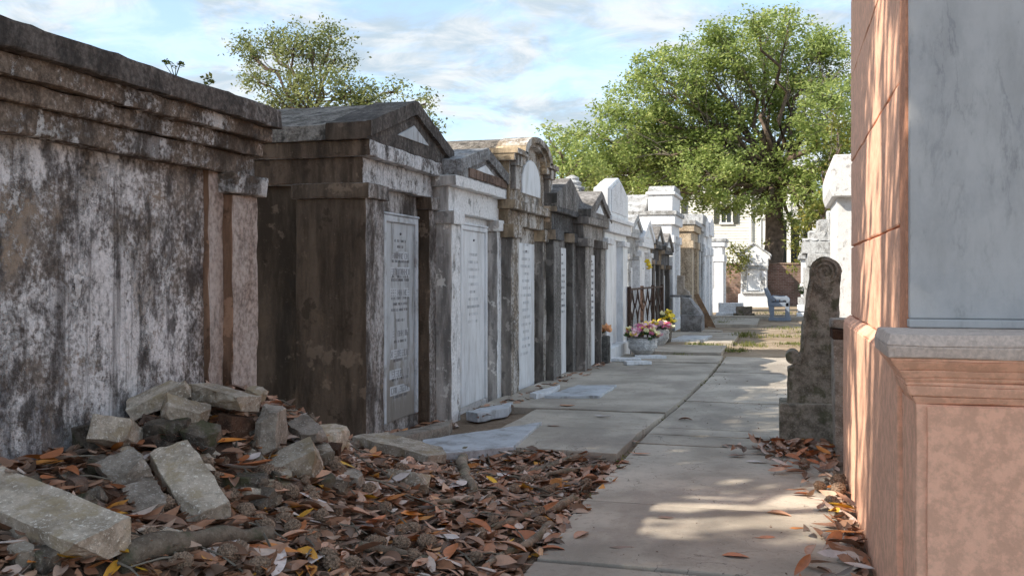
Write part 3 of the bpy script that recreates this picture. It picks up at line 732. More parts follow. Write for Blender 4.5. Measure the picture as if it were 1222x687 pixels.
t6, ya6, yb6, a6 = tomb('ash_grey_tomb', 'ash grey gabled tomb with small white triangle in pediment and stone finial', X6, 699, 723, 2.2, z6, M6, pw=0.42, pd=0.5, ins=0.06,
     roof=('gable', zx(711, 228, X6), 0.10, 0.05), tab=(0.27, 0.05, 1.65, 0.0), rows=[(1.5 - i * 0.09, 0.17, 0.032) for i in range(10)], seed=6.0, tym=True, q=0.9)
zf6 = zx(711, 228, X6)
fin = MB().box(-0.62, -0.30, 0.25, 0.75, zf6 - 0.30, zf6 + 0.06)
fin.lathe([(0.19, 0), (0.19, 0.05), (0.13, 0.07), (0.15, 0.12), (0.10, 0.15), (0.11, 0.19), (0.04, 0.23), (0.01, 0.24)], 14, (-0.46, 0.5, zf6 + 0.059))
fin.build('finial', 'stone_grey_far', t6, bevel=0.01)

# --- seventh: tall white marble tomb with pointed stele
M7 = dict(body='marble_white', pil='marble_white', cap='white_far', fri='marble_white', cor='white_far', ped='marble_white', roof='white_far', tab='marble_white')
X7 = -2.60
z7 = [zx(724, p, X7) for p in (291, 284, 276, 263)]
t7, ya7, yb7, a7 = tomb('white_marble_tomb', 'tall white marble tomb with pointed stele on top, beside the flower urns', X7, 724, 749, 2.2, z7, M7, pw=0.5, pd=0.5, ins=0.03,
     roof=('flat', 0, 0.07, 0), tab=(0.30, 0.25, 2.0, 0.0), plinth=0.24, seed=7.0, q=0.6)
zc7 = z7[3] + 0.07; zt7 = zx(733, 210, X7)
sw = a7 * 0.93
ogee = [(-sw, zc7), (sw, zc7), (sw, zc7 + (zt7 - zc7) * 0.66), (sw * 0.8, zc7 + (zt7 - zc7) * 0.72), (sw * 0.45, zc7 + (zt7 - zc7) * 0.86), (0, zt7),
        (-sw * 0.45, zc7 + (zt7 - zc7) * 0.86), (-sw * 0.8, zc7 + (zt7 - zc7) * 0.72), (-sw, zc7 + (zt7 - zc7) * 0.66)]
MB().prism(ogee, 'x', -0.22, 0.02).build('stele', 'marble_white', t7, bevel=0.015)
MB().prism([(p[0] * 0.78, zc7 + 0.08 + (p[1] - zc7) * 0.8) for p in ogee], 'x', 0.02, 0.035).build('stele_panel', 'white_far', t7, bevel=0.006)
MB().box(-1.3, -0.225, -sw * 0.9, sw * 0.9, zc7 + 0.001, zt7 - 0.28).build('attic_block', 'stone_grey_far', t7, bevel=0.012)

# --- the small gabled tombs behind the railing and the taller ones beyond
def small(name, label, X, pl, pr, peak, eave, capy, mm, D=2.0, **k):
    ze = zx(pl, eave, X); zp = zx((pl + pr) / 2, peak, X); zc = zx(pl, capy, X)
    z = (zc - 0.1, zc, ze - 0.12, ze - 0.03)
    return tomb(name, label, X, pl, pr, D, z, mm, pw=0.3, pd=0.4, ins=0.04, roof=('gable', zp, 0.1, 0.04), tab=(0.28, 0.1, zc - 0.25, 0.0), q=0.5, **k)
MW = dict(body='white_far', pil='white_far', cap='white_far', fri='white_far', cor='white_far', ped='white_far', roof='stone_grey_far', tab='marble_white')
MG = dict(body='stone_grey_far', pil='stone_grey_far', cap='stone_grey_far', fri='stone_grey_far', cor='stone_grey_far', ped='stone_grey_far', roof='stone_grey_far', tab='marble_white')
MD = dict(M5, roof='tan_far')
Xs = -2.86
small('pale_gabled_tomb', 'pale grey steep gabled tomb just behind the iron railing', Xs, 750, 763, 256, 275, 303, MG, seed=8)
tg = small('white_gabled_tomb', 'small white gabled tomb with a yellow flower on its face', Xs + 0.06, 764, 778, 262, 287, 300, MW, seed=9)[0]
small('dark_gabled_tomb', 'small dark gabled tomb, nearer of the two dark ones past the railing', Xs + 0.1, 780, 789, 270, 290, 310, MD, seed=10)
small('dark_gabled_tomb', 'small dark gabled tomb, farther of the two dark ones past the railing', Xs + 0.16, 791, 800, 278, 297, 316, MD, seed=11)
# tall white tomb with square pedestal on top
XE = -2.66
zE = [zx(804, p, XE) for p in (290, 281, 268, 257)]
tE, yaE, ybE, aE = tomb('pedestal_tomb', 'tall white tomb with square pedestal on top rising behind small gables', XE, 803, 812, 4.4, zE, MW, pw=0.4, pd=0.5, ins=0.03,
     roof=('flat', 0, 0.1, 0), tab=(0.3, 0.3, 2.2, 0.0), plinth=0.25, seed=12, q=0.5)
zE0 = zE[3] + 0.1; zE1 = zx(804, 221, XE)
pe = MB().box(-0.62, 0.0, -aE * 0.95, aE * 0.95, zE0, zE1 - 0.25).build('pedestal', 'white_far', tE, bevel=0.02)
MB().box(-0.68, 0.06, -aE, aE, zE1 - 0.25, zE1 - 0.17).build('pedestal_cornice', 'white_far', pe, bevel=0.015)
MB().prism([(-aE * 0.98, zE1 - 0.17), (aE * 0.98, zE1 - 0.17), (aE * 0.6, zE1), (-aE * 0.6, zE1)], 'x', -0.64, 0.02).build('pedestal_cap', 'stone_grey_far', pe, bevel=0.015)
MB().prism([(-aE, zE0), (aE, zE0), (0, zE0 + 0.5)], 'x', -4.3, -0.7).build('back_roof', 'stone_grey_far', tE, bevel=0.015)
# tan tomb, its bare side towards the camera
XF = -2.42
tF = tomb('tan_tomb', 'tall tan plastered tomb with bare side wall and dark streaked front', XF, 826, 834, 2.0, [zx(826, p, XF) for p in (296, 287, 276, 268)],
          dict(MG, body='tan_far', pil='tan_far', fri='tan_far', cor='tan_far', cap='tan_far', ped='tan_far', tab='plaster_charcoal'),
          pw=0.5, pd=1.9, ins=0.0, roof=('flat', 0, 0.12, 0), seed=13, q=0.5, tab=(0.4, 0.1, 2.0, 0.0))[0]
tG = tomb('grey_block_tomb', 'grey block-topped tomb directly beyond the tan one', XF + 0.02, 835, 840, 2.0, [zx(835, p, XF) for p in (300, 290, 276, 268)], MG,
          pw=0.5, pd=0.4, ins=0.03, roof=('flat', 0, zx(835, 256, XF) - zx(835, 268, XF), 0), seed=14, q=0.4)[0]
for i, (pa, pb, py) in enumerate(((841, 845, 262), (846, 850.5, 263))):
    tomb('slim_white_tomb', ['slim white tomb front, nearer of two seen edge-on', 'slim white tomb front, farther of two seen edge-on'][i], -2.34 + 0.05 * i, pa, pb, 2.2,
         [zx(pa, p, -2.34) for p in (305, 296, 282, 274)], MW, pw=0.6, pd=0.4, ins=0.03,
         roof=('gable', zx(pa, py, -2.34) + 0.1, 0.2, 0.03), seed=15 + i, q=0.4, tym=False)
# white tomb with side facing the camera, near the end of the row
XH = -2.18
tH = tomb('sunlit_white_tomb', 'bright white box tomb with panelled side near end of row', XH, 863, 866.5, 1.35, [zx(863, p, XH) for p in (312, 304, 294, 288)], MW,
          pw=0.4, pd=1.3, ins=0.0, roof=('flat', 0, 0.12, 0), seed=18, q=0.4)[0]
yH = yx(863, XH); hH = (yx(866.5, XH) - yH) / 2
MB().box(-0.95, -0.35, -hH - 0.03, -hH + 0.01, 0.9, 2.0).build('side_panel', 'white_far', tH, bevel=0.01)

# --- end tomb, facing the camera
YE = 45.5
pe0, pe1 = at_y(884, 365, YE), at_y(915, 365, YE)
ex0, ex1 = pe0.x, pe1.x
tend = thing('end_tomb', 'white gabled tomb facing the camera at the end of the walkway', 'tomb', ((ex0 + ex1) / 2, YE, 0))
ae = (ex1 - ex0) / 2
zt = lambda py: at_y(900, py, YE).z
kw = dict(bevel=0.015)
MB().box(-ae, ae, 0.1, 2.2, -0.1, zt(308)).build('body', 'white_far', tend, **kw)
for s in (-1, 1):
    x0, x1 = (-ae, -ae + 0.3) if s < 0 else (ae - 0.3, ae)
    MB().box(x0, x1, -0.02, 0.4, 0.5, zt(322)).build('pilaster', 'white_far', tend, **kw)
    MB().box(x0 + 0.08, x1 - 0.08, -0.045, 0.0, 0.75, zt(330)).build('pilaster_panel', 'stone_grey_far', tend, **kw)
    MB().box(x0 - 0.06, x1 + 0.06, -0.08, 0.4, zt(322), zt(317)).build('capital', 'stone_grey_far', tend, **kw)
MB().box(-ae - 0.05, ae + 0.05, -0.04, 2.2, zt(317) + 0.002, zt(309)).build('frieze', 'white_far', tend, **kw)
e2 = ae + 0.14
MB().prism([(-e2, zt(309)), (e2, zt(309)), (e2, zt(305)), (0, zt(291)), (-e2, zt(305))], 'y', -0.02, 2.2).build('pediment', 'white_far', tend, **kw)
rk = MB()
for s in (-1, 1): rk.prism([(s * (e2 + .06), zt(306)), (s * (e2 + .06), zt(303.5)), (0, zt(288.5)), (0, zt(291))], 'y', -0.1, 2.25)
rk.build('raking_cornice', 'stone_grey_far', tend, **kw)
MB().box(-ae - 0.1, ae + 0.1, -0.25, 0.6, -0.1, 0.55).build('plinth', 'white_far', tend, **kw)
rr = ae * 0.52
MB().prism([(rr, 0.7)] + [(rr * math.cos(math.pi * i / 12), zt(324) + rr * 0.4 * math.sin(math.pi * i / 12)) for i in range(13)] + [(-rr, 0.7)], 'y', 0.0, 0.1).build('tablet', 'marble_white', tend, bevel=0.01)
ra_o = [(rr * 1.16 * math.cos(math.pi * i / 12), zt(324) + rr * 0.5 * math.sin(math.pi * i / 12)) for i in range(13)]
ra_i = [(rr * 1.01 * math.cos(math.pi * i / 12), zt(324) + rr * 0.41 * math.sin(math.pi * i / 12)) for i in range(13)]
am = MB()
for i in range(12): am.prism([ra_o[i], ra_o[i + 1], ra_i[i + 1], ra_i[i]], 'y', -0.05, 0.1)
for q in (-1, 1): am.box(min(q * rr * 1.01, q * rr * 1.16), max(q * rr * 1.01, q * rr * 1.16), -0.05, 0.1, 0.7, zt(324))
am.build('arch_moulding', 'stone_grey_far', tend)
MB().box(-ae * 0.9, ae * 0.9, -0.35, 0.0, 0.56, 0.66).build('shelf', 'stone_grey_far', tend, **kw)

# ------------------------------------------------------------------ right-hand side
XP, YP, YQ = 0.40, yx(1092, 0.42), 7.35
tp = thing('pink_tomb', 'close-up pink stucco tomb with grey veined marble front and moulded ledge', 'tomb', (XP, YP, 0))
LP = YQ - YP
kw = dict(bevel=0.008, rough=0.004, cell=0.15)
MB().box(0.0, 2.2, 0.36, LP, -0.1, 1.035).build('plinth', 'pink_stucco', tp, seed=1, **kw)
MB().prism([(0.0, 1.036), (2.2, 1.036), (2.2, 1.075), (0.045, 1.075)], 'y', 0.36, LP).build('plinth_chamfer', 'pink_stucco', tp, seed=3, **kw)
zcs = [1.076, 1.55, 2.13, 2.71, 3.25]
for i in range(4):
    MB().box(0.05, 2.2, 0.585, LP - 0.03, zcs[i] + 0.005, zcs[i + 1] - 0.005).build('stucco_course', 'pink_stucco', tp, seed=4 + i, **kw)
MB().box(0.066, 2.15, 0.60, LP - 0.05, 1.076, 3.2).build('core', 'pink_stucco_red', tp, seed=9)
MB().box(0.032, 0.30, 0.375, 0.583, 1.077, 3.25).build('corner_pilaster', 'pink_stucco_red', tp, seed=10, **kw)
MB().box(0.301, 2.2, 0.39, 0.584, 1.077, 3.25).build('front_wall', 'pink_stucco', tp, seed=11, **kw)
MB().box(0.040, 2.1, 0.335, 0.374, 1.195, 3.2).build('marble_panel', 'marble_pale', tp, bevel=0.004)
MB().box(0.036, 2.1, 0.315, 0.374, 1.1635, 1.194).build('marble_sill', 'marble_pale', tp, bevel=0.004)
# ledge and mouldings of the front pedestal
def ring(prof, name, mat, seed):
    b = MB()
    for (o0, z0, o1, z1) in prof:
        n = 1
        vs = [(0.03 - o0, -o0, z0), (2.2, -o0, z0), (2.2, 0.355, z0), (0.03 - o0, 0.355, z0), (0.03 - o1, -o1, z1), (2.2, -o1, z1), (2.2, 0.355, z1), (0.03 - o1, 0.355, z1)]
        b.add(vs, [(0, 3, 2, 1), (4, 5, 6, 7), (0, 1, 5, 4), (1, 2, 6, 5), (2, 3, 7, 6), (3, 0, 4, 7)])
    return b.build(name, mat, tp, bevel=0.006, rough=0.003, cell=0.12, seed=seed)
ring([(0.105, 1.085, 0.11, 1.125), (0.11, 1.1251, 0.095, 1.1625)], 'ledge', 'ledge_stone', 20)
ring([(0.045, 1.005, 0.055, 1.02), (0.055, 1.0201, 0.07, 1.045), (0.07, 1.0451, 0.095, 1.075), (0.095, 1.0751, 0.095, 1.0845)], 'cove_moulding', 'pink_stucco', 21)
ring([(0.03, 0.955, 0.042, 0.99), (0.042, 0.9901, 0.042, 1.0045)], 'fillet', 'pink_stucco', 22)
ring([(0.012, 0.93, 0.026, 0.9545)], 'bead', 'pink_stucco', 23)
MB().box(0.02, 2.2, -0.012, 0.357, -0.1, 0.9295).build('pedestal', 'pink_stucco', tp, seed=24, **kw)
MB().box(0.055, 2.2, -0.020, -0.0125, -0.1, 0.924).build('pedestal_panel', 'pink_stucco', tp, seed=25, **kw)

# scroll-topped broken stone
YS = 8.3
def sp(px, py): p = at_y(px, py, YS); return (p.x, p.z)
scr = thing('scroll_stone', 'mossy dark carved stone scroll standing on block beside pink tomb', 'carved stone', (0, YS, 0))
cxs, czs = sp(985, 324); rs = 17 * YS / 1200
prof = []
for i in range(15):
    a = rad(-15 + i * (215 / 14)); prof.append((cxs + rs * math.cos(a), czs + rs * math.sin(a)))
prof += [sp(964, 350), sp(960, 375), sp(957, 400), sp(955, 420), sp(951, 434), sp(940, 440), sp(940, 481), sp(997, 481), sp(1000, 440), sp(1001, 380)]
def rag(poly, n):
    out = []
    for (a, b) in zip(poly, poly[1:] + poly[:1]):
        for i in range(n): out.append((a[0] + (b[0] - a[0]) * i / n, a[1] + (b[1] - a[1]) * i / n))
    return out
MB().prism(prof, 'y', 0.0, 0.26).build('scroll_body', 'scroll_stone', scr, bevel=0.012, rough=0.014, cell=0.05, seed=31)
edge = MB()                                             # raised rim running up the left edge into the volute
rim = [sp(953, 434), sp(957, 420), sp(959, 400), sp(962, 375), sp(966, 350), sp(969, 335)]
def strip(b, line, wd, y0, y1):
    for (p, q) in zip(line, line[1:]):
        d = Vector((q[0] - p[0], q[1] - p[1])); n = Vector((-d.y, d.x)).normalized() * wd
        b.prism([(p[0] - n.x, p[1] - n.y), (q[0] - n.x, q[1] - n.y), (q[0] + n.x, q[1] + n.y), (p[0] + n.x, p[1] + n.y)], 'y', y0, y1)
strip(edge, rim, 0.012, -0.025, 0.02)
spi = [(cxs + rs * (0.95 - i * 0.022) * math.cos(rad(200 - i * 26)), czs + rs * (0.95 - i * 0.022) * math.sin(rad(200 - i * 26))) for i in range(40)]
strip(edge, spi, 0.008, -0.022, 0.02)
edge.build('volute', 'scroll_stone', scr, bevel=0.0)
c2x, c2z = sp(946, 426)
MB().tube([(c2x, -0.01, c2z), (c2x, 0.25, c2z)], 8 * YS / 1200, 18).build('small_volute', 'scroll_stone', scr, bevel=0.006)
b0, b1 = sp(930, 527), sp(999, 482)
MB().box(b0[0], b1[0], -0.07, 0.33, -0.05, b1[1]).build('base_block', 'scroll_stone', scr, bevel=0.012, rough=0.008, cell=0.08, seed=33)
# slab leaning behind the pink tomb's corner
q0 = at_y(997, 560, 7.75); q1 = at_y(1009, 405, 7.75)
ls = thing('leaning_slab', 'narrow grey slab on edge between scroll stone and pink tomb', 'stone slab', (q0.x, 7.75, 0))
MB().prism([(0, -0.03), (0.12, -0.03), (0.10, q1.z), (-0.02, q1.z)], 'y', -0.1, 0.35).build('slab', 'rubble_grey', ls, bevel=0.008, rough=0.005, cell=0.1)
MB().box(-0.025, 0.10, -0.1, 0.36, q1.z + 0.002, q1.z + 0.075).build('brick', 'brick_old', ls, bevel=0.008, rough=0.005, cell=0.1)
MB().box(-0.03, 0.12, -0.08, 0.36, q1.z + 0.078, q1.z + 0.15).build('cap_stone', 'rubble_grey', ls, bevel=0.02, rough=0.01, cell=0.06)

# roughcast white tomb beyond the pink one
XW = 0.88
YW = yx(999, XW)
tw = thing('roughcast_tomb', 'sunlit roughcast white tomb with jutting cornice behind the scroll stone', 'tomb', (XW, YW, 0))
zw = lambda py: zx(999, py, XW)
MB().box(0, 2.0, 0, 2.6, -0.1, zw(236)).build('body', 'roughcast_white', tw, bevel=0.015, rough=0.006, cell=0.3)
MB().box(0.12, 2.0, -0.06, 0.0, zw(230) - 0.12, zw(230)).build('band', 'roughcast_white', tw, bevel=0.01)
MB().prism([(-0.13, zw(226)), (-0.08, zw(236)), (2.1, zw(236)), (2.1, zw(186)), (-0.06, zw(186)), (-0.14, zw(205))], 'y', -0.2, 2.8).build('cornice', 'roughcast_white', tw, bevel=0.02)
# grey stone tomb farther along
XV = 0.72
YV = 22.0
tv = thing('grey_ashlar_tomb', 'weathered grey stone tomb with broken top course beyond the roughcast tomb', 'tomb', (XV, YV, 0))
pv = lambda px, py: at_y(px, py, YV)
vx0 = pv(962, 300).x - XV; vx1 = pv(1010, 300).x - XV
for i, (ya, yb, ex) in enumerate(((420, 345, 0.0), (345, 318, -0.02), (318, 302, 0.03), (302, 288, -0.06))):
    MB().box(vx0 + ex, vx1, 0 - ex, 2.2, max(-0.1, pv(980, ya).z) if i else -0.1, pv(980, yb).z - 0.004).build('stone_course', 'stone_grey_far', tv, bevel=0.015, rough=0.01, cell=0.2, seed=i)
for i, (px, py, w_, hh) in enumerate(((967, 284, .30, .30), (976, 275, .35, .5), (988, 262, .4, .75), (1000, 250, .4, .95))):
    p = pv(px, py)
    MB().box(p.x - XV - w_ / 2, p.x - XV + w_ / 2, 0.1, 0.9, pv(980, 288).z, p.z).build('broken_block', 'stone_grey_far', tv, bevel=0.03, rough=0.03, cell=0.12, seed=40 + i)
# more tombs far along the right row
for i, (px, YY, top, lab) in enumerate(((957, 33.0, 300, 'low white box tomb on the right, beside the blue bench'), (962, 39.0, 285, 'white tomb top draped with creeper, by the brick wall'))):
    p = at_y(px, top, YY)
    tt = thing('white_box_tomb', lab, 'tomb', (p.x, YY, 0))
    MB().box(0, 2.0, 0, 2.0, -0.1, p.z - 0.25).build('body', 'white_far', tt, bevel=0.02)
    MB().box(-0.1, 2.1, -0.1, 2.1, p.z - 0.25, p.z - 0.1).build('cornice', 'stone_grey_far', tt, bevel=0.02)
    MB().box(-0.02, 2.0, 0, 2.0, p.z - 0.1, p.z).build('roof', 'stone_grey_far', tt, bevel=0.02)
# small pale steps by the bench
for i in range(1):
    p = on_ground(952, 385)
    st = thing('marble_steps', 'little stack of white marble steps right of the blue bench', 'steps', (p.x + 0.35, 32.9, 0))
    for j in range(3): MB().box(-0.35 + j * 0.02, 0.6, -0.3 + j * 0.06, 0.0 + 0.05, j * 0.24 if j else -0.05, j * 0.24 + 0.2).build('step', 'white_far', st, bevel=0.015)
    MB().box(-0.3, 0.6, -0.2, 0.04, -0.02, 0.68).build('core', 'stone_grey_far', st)

# ------------------------------------------------------------------ bench
pb = on_ground(931, 383)
bn = thing('park_bench', 'blue-grey concrete bench seen end-on, standing on the bare earth', 'bench', (pb.x, pb.y, 0.0))
kx = pb.y / 1200.0 * 1.0
def bp(px, py): return ((px - 931) * kx, (383 - py) * kx)
def bench_end(y0):
    b = MB()
    for poly in ([(918, 383), (943, 383), (943, 378.5), (918, 379)],                       # foot
                 [(920, 379.5), (924, 379.5), (924, 368), (921, 364), (917.5, 365)],         # rear leg
                 [(936.5, 379), (941.5, 379), (941.5, 360), (937, 362)],                     # front leg
                 [(917.3, 366), (941, 366.5), (941, 361.5), (917, 362)],                      # seat rail
                 [(917, 363), (921.5, 363), (921, 356), (918.5, 350), (915.5, 344.8), (912.4, 346), (914.5, 352), (916.5, 357)],  # back post
                 [(919.5, 358.5), (921.5, 354), (930, 355), (938.5, 355), (942, 358), (941.5, 362), (938.5, 362), (937.5, 359.3), (930, 358.2), (924, 358.6)]):  # arm
        b.prism([bp(*p) for p in poly], 'y', y0, y0 + 0.12)
    return b
bench_end(0.0).build('end_frame', 'bench_blue', bn, bevel=0.012)
bench_end(1.45).build('end_frame', 'bench_blue', bn, bevel=0.012)
for i in range(4):
    x, z = bp(921 + i * 5, 361.3); MB().box(x, x + 0.10, 0.1, 1.47, z, z + 0.045).build('seat_slat', 'bench_blue', bn, bevel=0.008)
for i in range(3):
    x, z = bp(916.8 - i * 1.2, 355 - i * 3.4); MB().box(x, x + 0.05, 0.1, 1.47, z, z + 0.075).build('back_slat', 'bench_blue', bn, bevel=0.008)

# ------------------------------------------------------------------ urns, vase, railing and the odd stones by the row
def petal_mesh(name, rnd, n=9, r=0.045):
    b = MB()
    for j in range(n):
        a = 2 * math.pi * j / n * 1.6; up = rnd.uniform(0.2, 0.9); rr = r * rnd.uniform(0.6, 1.0)
        d = Vector((math.cos(a), math.sin(a), up)).normalized(); s_ = d.cross(Vector((0, 0, 1))).normalized() * rr * 0.55
        b.add([d * 0.004, d * rr * 0.6 + s_, d * rr + Vector((0, 0, rr * 0.2)), d * rr * 0.6 - s_], [(0, 1, 2, 3)])
    me = bpy.data.meshes.new(name); me.from_pydata(b.v, [], b.f); me.update(); return me
pet = {}
for nm in ('pink', 'rose', 'yellow', 'cream', 'apricot', 'white'):
    me = petal_mesh('blossom_' + nm, R); me.materials.append(MATS['flower_' + nm]); pet[nm] = me
lf_me = petal_mesh('sprig', R, 8, 0.06); lf_me.materials.append(MATS['green_leaf'])
def blossom(parent, kind, loc, s=1.0, name='blossom'):
    o = bpy.data.objects.new(name, lf_me if kind == 'green' else pet[kind]); col.objects.link(o); o.parent = parent; o.location = loc
    o.rotation_euler = (R.uniform(-.7, .7), R.uniform(-.7, .7), R.uniform(0, 6)); o.scale = (s,) * 3
    return o
def urn(px, py, rad_, hgt, label, mix, nfl, spread, zf):
    p = on_ground(px, py, 0.05)
    t = thing('flower_urn', label, 'urn', (p.x, p.y, 0.045), group='white urns of flowers')
    r = rad_
    MB().lathe([(r * .45, 0), (r * .5, hgt * .04), (r * .62, hgt * .12), (r * .9, hgt * .35), (r * 1.0, hgt * .62), (r * .98, hgt * .7), (r * 1.0, hgt * .72), (r * 1.0, hgt * .95),
                (r * 1.05, hgt * .96), (r * 1.05, hgt), (r * .92, hgt), (r * .9, hgt * .9)], 28).build('bowl', 'urn_white', t, smooth=False)
    rel = MB()                                          # raised swags and band studs
    for j in range(16):
        a = 2 * math.pi * j / 16
        m = Matrix.Translation((math.cos(a) * r * 1.0, math.sin(a) * r * 1.0, hgt * .83)) @ Matrix.Rotation(a, 4, 'Z')
        rel.box(-.012, .012, -r * .13, r * .13, -hgt * .06, hgt * .06, m)
        for kx_ in (-1, 0, 1):
            a2 = a + kx_ * 0.1
            m = Matrix.Translation((math.cos(a2) * r * .93, math.sin(a2) * r * .93, hgt * (.46 + .06 * abs(kx_)))) @ Matrix.Rotation(a2, 4, 'Z')
            rel.box(-.02, .016, -r * .05, r * .05, -hgt * .03, hgt * .03, m)
    rel.build('relief', 'urn_white', t, bevel=0.004)['kind'] = 'stuff'
    MB().lathe([(r * .9, hgt * .88), (r * .5, hgt * .95), (0.01, hgt * .97)], 20).build('soil', 'earth', t)
    for j in range(nfl):
        a = R.uniform(0, 6.28); q = math.sqrt(R.random()) * spread
        dome = zf * (1 - (q / spread) ** 2 * 0.75)
        kind = R.choices(*mix)[0]
        blossom(t, kind, (q * math.cos(a), q * math.sin(a), hgt * .95 + dome * R.uniform(0.55, 1)), R.uniform(1.3, 2.1))
    for j in range(nfl // 3):
        a = R.uniform(0, 6.28); q = R.uniform(0.3, 1) * spread
        blossom(t, 'green', (q * math.cos(a), q * math.sin(a), hgt * .95 + R.uniform(0, 0.12)), R.uniform(0.9, 1.5), 'leaf_sprig')
    return t
urn(767, 424, 0.235, 0.29, 'white relief urn brimming with pink and yellow flowers, nearer of the two', (['pink', 'rose', 'yellow', 'cream', 'apricot'], [9, 7, 3, 3, 1]), 75, 0.30, 0.24)
urn(786, 412, 0.19, 0.30, 'white urn with pink and cream flowers, half hidden behind nearer urn', (['rose', 'cream', 'pink', 'yellow'], [5, 3, 4, 2]), 45, 0.26, 0.2)
urn_b = on_ground(768, 427, 0.04)
for i, (px, py, w_, d_) in enumerate(((745, 430, 0.55, 0.30), (775, 427, 0.5, 0.28), (760, 434, 0.42, 0.2))):
    p = on_ground(px, py, 0.05)
    o = MB().prism([(-w_ / 2, -d_ / 2), (w_ / 2, -d_ / 2 + .04), (w_ / 2 - .06, d_ / 2), (-w_ / 2 + .04, d_ / 2)], 'z', -0.0, 0.045).build('marble_shard', 'marble_white', None, bevel=0.008, rough=0.008, cell=0.08, seed=i)
    o.location = (p.x, p.y, 0.045); o.rotation_euler = (0, 0, 0.3 * i)
    tag(o, ['broken white marble shard lying left of the urns', 'broken white marble shard under the nearer urn', 'small white marble shard in front of the urns'][i], 'marble shard', 'marble shards by the urns')
# dark square vase with an apricot rose
p = on_ground(719, 433, 0.04)
vs = thing('grave_vase', 'dark square stone vase holding an apricot rose, by white marble tomb', 'vase', (p.x, p.y, 0.045))
MB().box(-0.1, 0.1, -0.11, 0.11, 0, 0.40).build('body', 'dark_vase', vs, bevel=0.012, rough=0.006, cell=0.06)
MB().prism([(-0.055, 0.06), (0.055, 0.06), (0.055, 0.26), (0.03, 0.31), (-0.03, 0.31), (-0.055, 0.26)], 'x', 0.098, 0.112).build('arched_panel', 'dark_vase', vs, bevel=0.004)
MB().prism([(-0.055 + .1, 0.06), (0.155 - .1, 0.06), (0.05, 0.26), (0.0, 0.31), (-0.05, 0.26), (-0.05, 0.06)], 'y', -0.122, -0.108).build('arched_panel', 'dark_vase', vs, bevel=0.004)
for j in range(5): blossom(vs, 'apricot', (0.05 + R.uniform(-.03, .03), R.uniform(-.05, .03), 0.45 + R.uniform(0, .08)), 2.3)
for j in range(6): blossom(vs, 'green', (R.uniform(-.09, .0), R.uniform(-.1, .1), 0.42 + R.uniform(0, .07)), 2.0, 'leaf_sprig')
# yellow spray standing beside the second urn
p = on_ground(797, 408, 0.04)
yv = thing('flower_vase', 'slim dark vase of yellow flowers behind the urns', 'vase', (p.x, p.y, 0.045))
MB().lathe([(0.06, 0), (0.075, 0.1), (0.09, 0.30), (0.1, 0.32)], 14).build('body', 'dark_vase', yv)
for j in range(16): blossom(yv, R.choice(['yellow', 'yellow', 'cream']), (R.uniform(-.14, .14), R.uniform(-.14, .14), 0.36 + R.uniform(0, .26)), 2.1)
for j in range(9): blossom(yv, 'green', (R.uniform(-.12, .12), R.uniform(-.12, .12), 0.33 + R.uniform(0, .2)), 1.5, 'leaf_sprig')
# yellow bloom fixed on the white gabled tomb
yb = thing('flower_spray', 'single yellow bloom fixed on the white gabled tomb front', 'flowers', (tg.location.x + 0.04, tg.location.y - 0.2, zx(770, 319, -2.8)))
for j in range(9): blossom(yb, 'yellow', (R.uniform(0, .06), R.uniform(-.09, .09), R.uniform(-.12, .12)), 1.5)
# iron railing
XI = -2.56
ya, yb_ = yx(751, XI), yx(790, XI)
fr = thing('iron_railing', 'rusty wrought iron railing with diamond pattern behind the flower urns', 'railing', (XI, (ya + yb_) / 2, 0))
hw = (yb_ - ya) / 2
ztop = zx(752, 344, XI)
MB().box(-0.02, 0.02, -hw, hw, ztop - 0.035, ztop).box(-0.015, 0.015, -hw, hw, 0.1, 0.13).build('rail', 'iron_rust', fr)
nb_ = 7
for i in range(nb_):
    y = -hw + (i + 0.5) * 2 * hw / nb_
    b = MB(); zc = ztop - 0.32; s = hw / nb_ * 0.85; hh = 0.24
    dia = [(0, y, zc + hh), (0, y + s * .45, zc + hh * .45), (0, y + s, zc), (0, y + s * .45, zc - hh * .45), (0, y, zc - hh), (0, y - s * .45, zc - hh * .45), (0, y - s, zc), (0, y - s * .45, zc + hh * .45), (0, y, zc + hh)]
    b.tube(dia, 0.016, 5)
    b.tube([(0, y, 0.1), (0, y, zc - hh)], 0.014, 5); b.tube([(0, y, zc + hh), (0, y, ztop)], 0.014, 5)
    b.build('diamond_bar', 'iron_rust', fr)
for i in range(4):
    y = -hw + i * 2 * hw / 3
    MB().box(-0.03, 0.03, y - 0.035, y + 0.035, -0.02, ztop + 0.03).build('post', 'iron_rust', fr, bevel=0.005)
# stone pedestal block with sloping top and the slab-like relic on its bracket
p0 = on_ground(812, 397); p1 = on_ground(838, 397)
pbk = thing('stone_block', 'grey and black streaked stone block with sloped top below the bracket', 'stone block', (p0.x, p0.y, 0))
wB = p1.x - p0.x
MB().box(0, wB, 0, 0.9, -0.05, 0.42).build('base', 'block_grey', pbk, bevel=0.015, rough=0.012, cell=0.1)
MB().prism([(0, 0.42), (wB * .95, 0.42), (wB * .9, 0.5), (wB * .35, 0.82), (0, 0.84)], 'y', 0.1, 0.85).build('sloped_top', 'block_grey', pbk, bevel=0.015, rough=0.015, cell=0.1, seed=3)
YB = p0.y + 0.7
qb = at_y(803, 352, YB); qc = at_y(824, 350, YB)
sb = thing('bracket_relic', 'dark grey stone relic shaped like a boot on a bracket shelf', 'stone relic', (qb.x, YB, qb.z))
wq = qc.x - qb.x
MB().box(-0.2, wq, 0, 0.4, -0.05, 0.0).build('bracket', 'block_grey', sb, bevel=0.01)
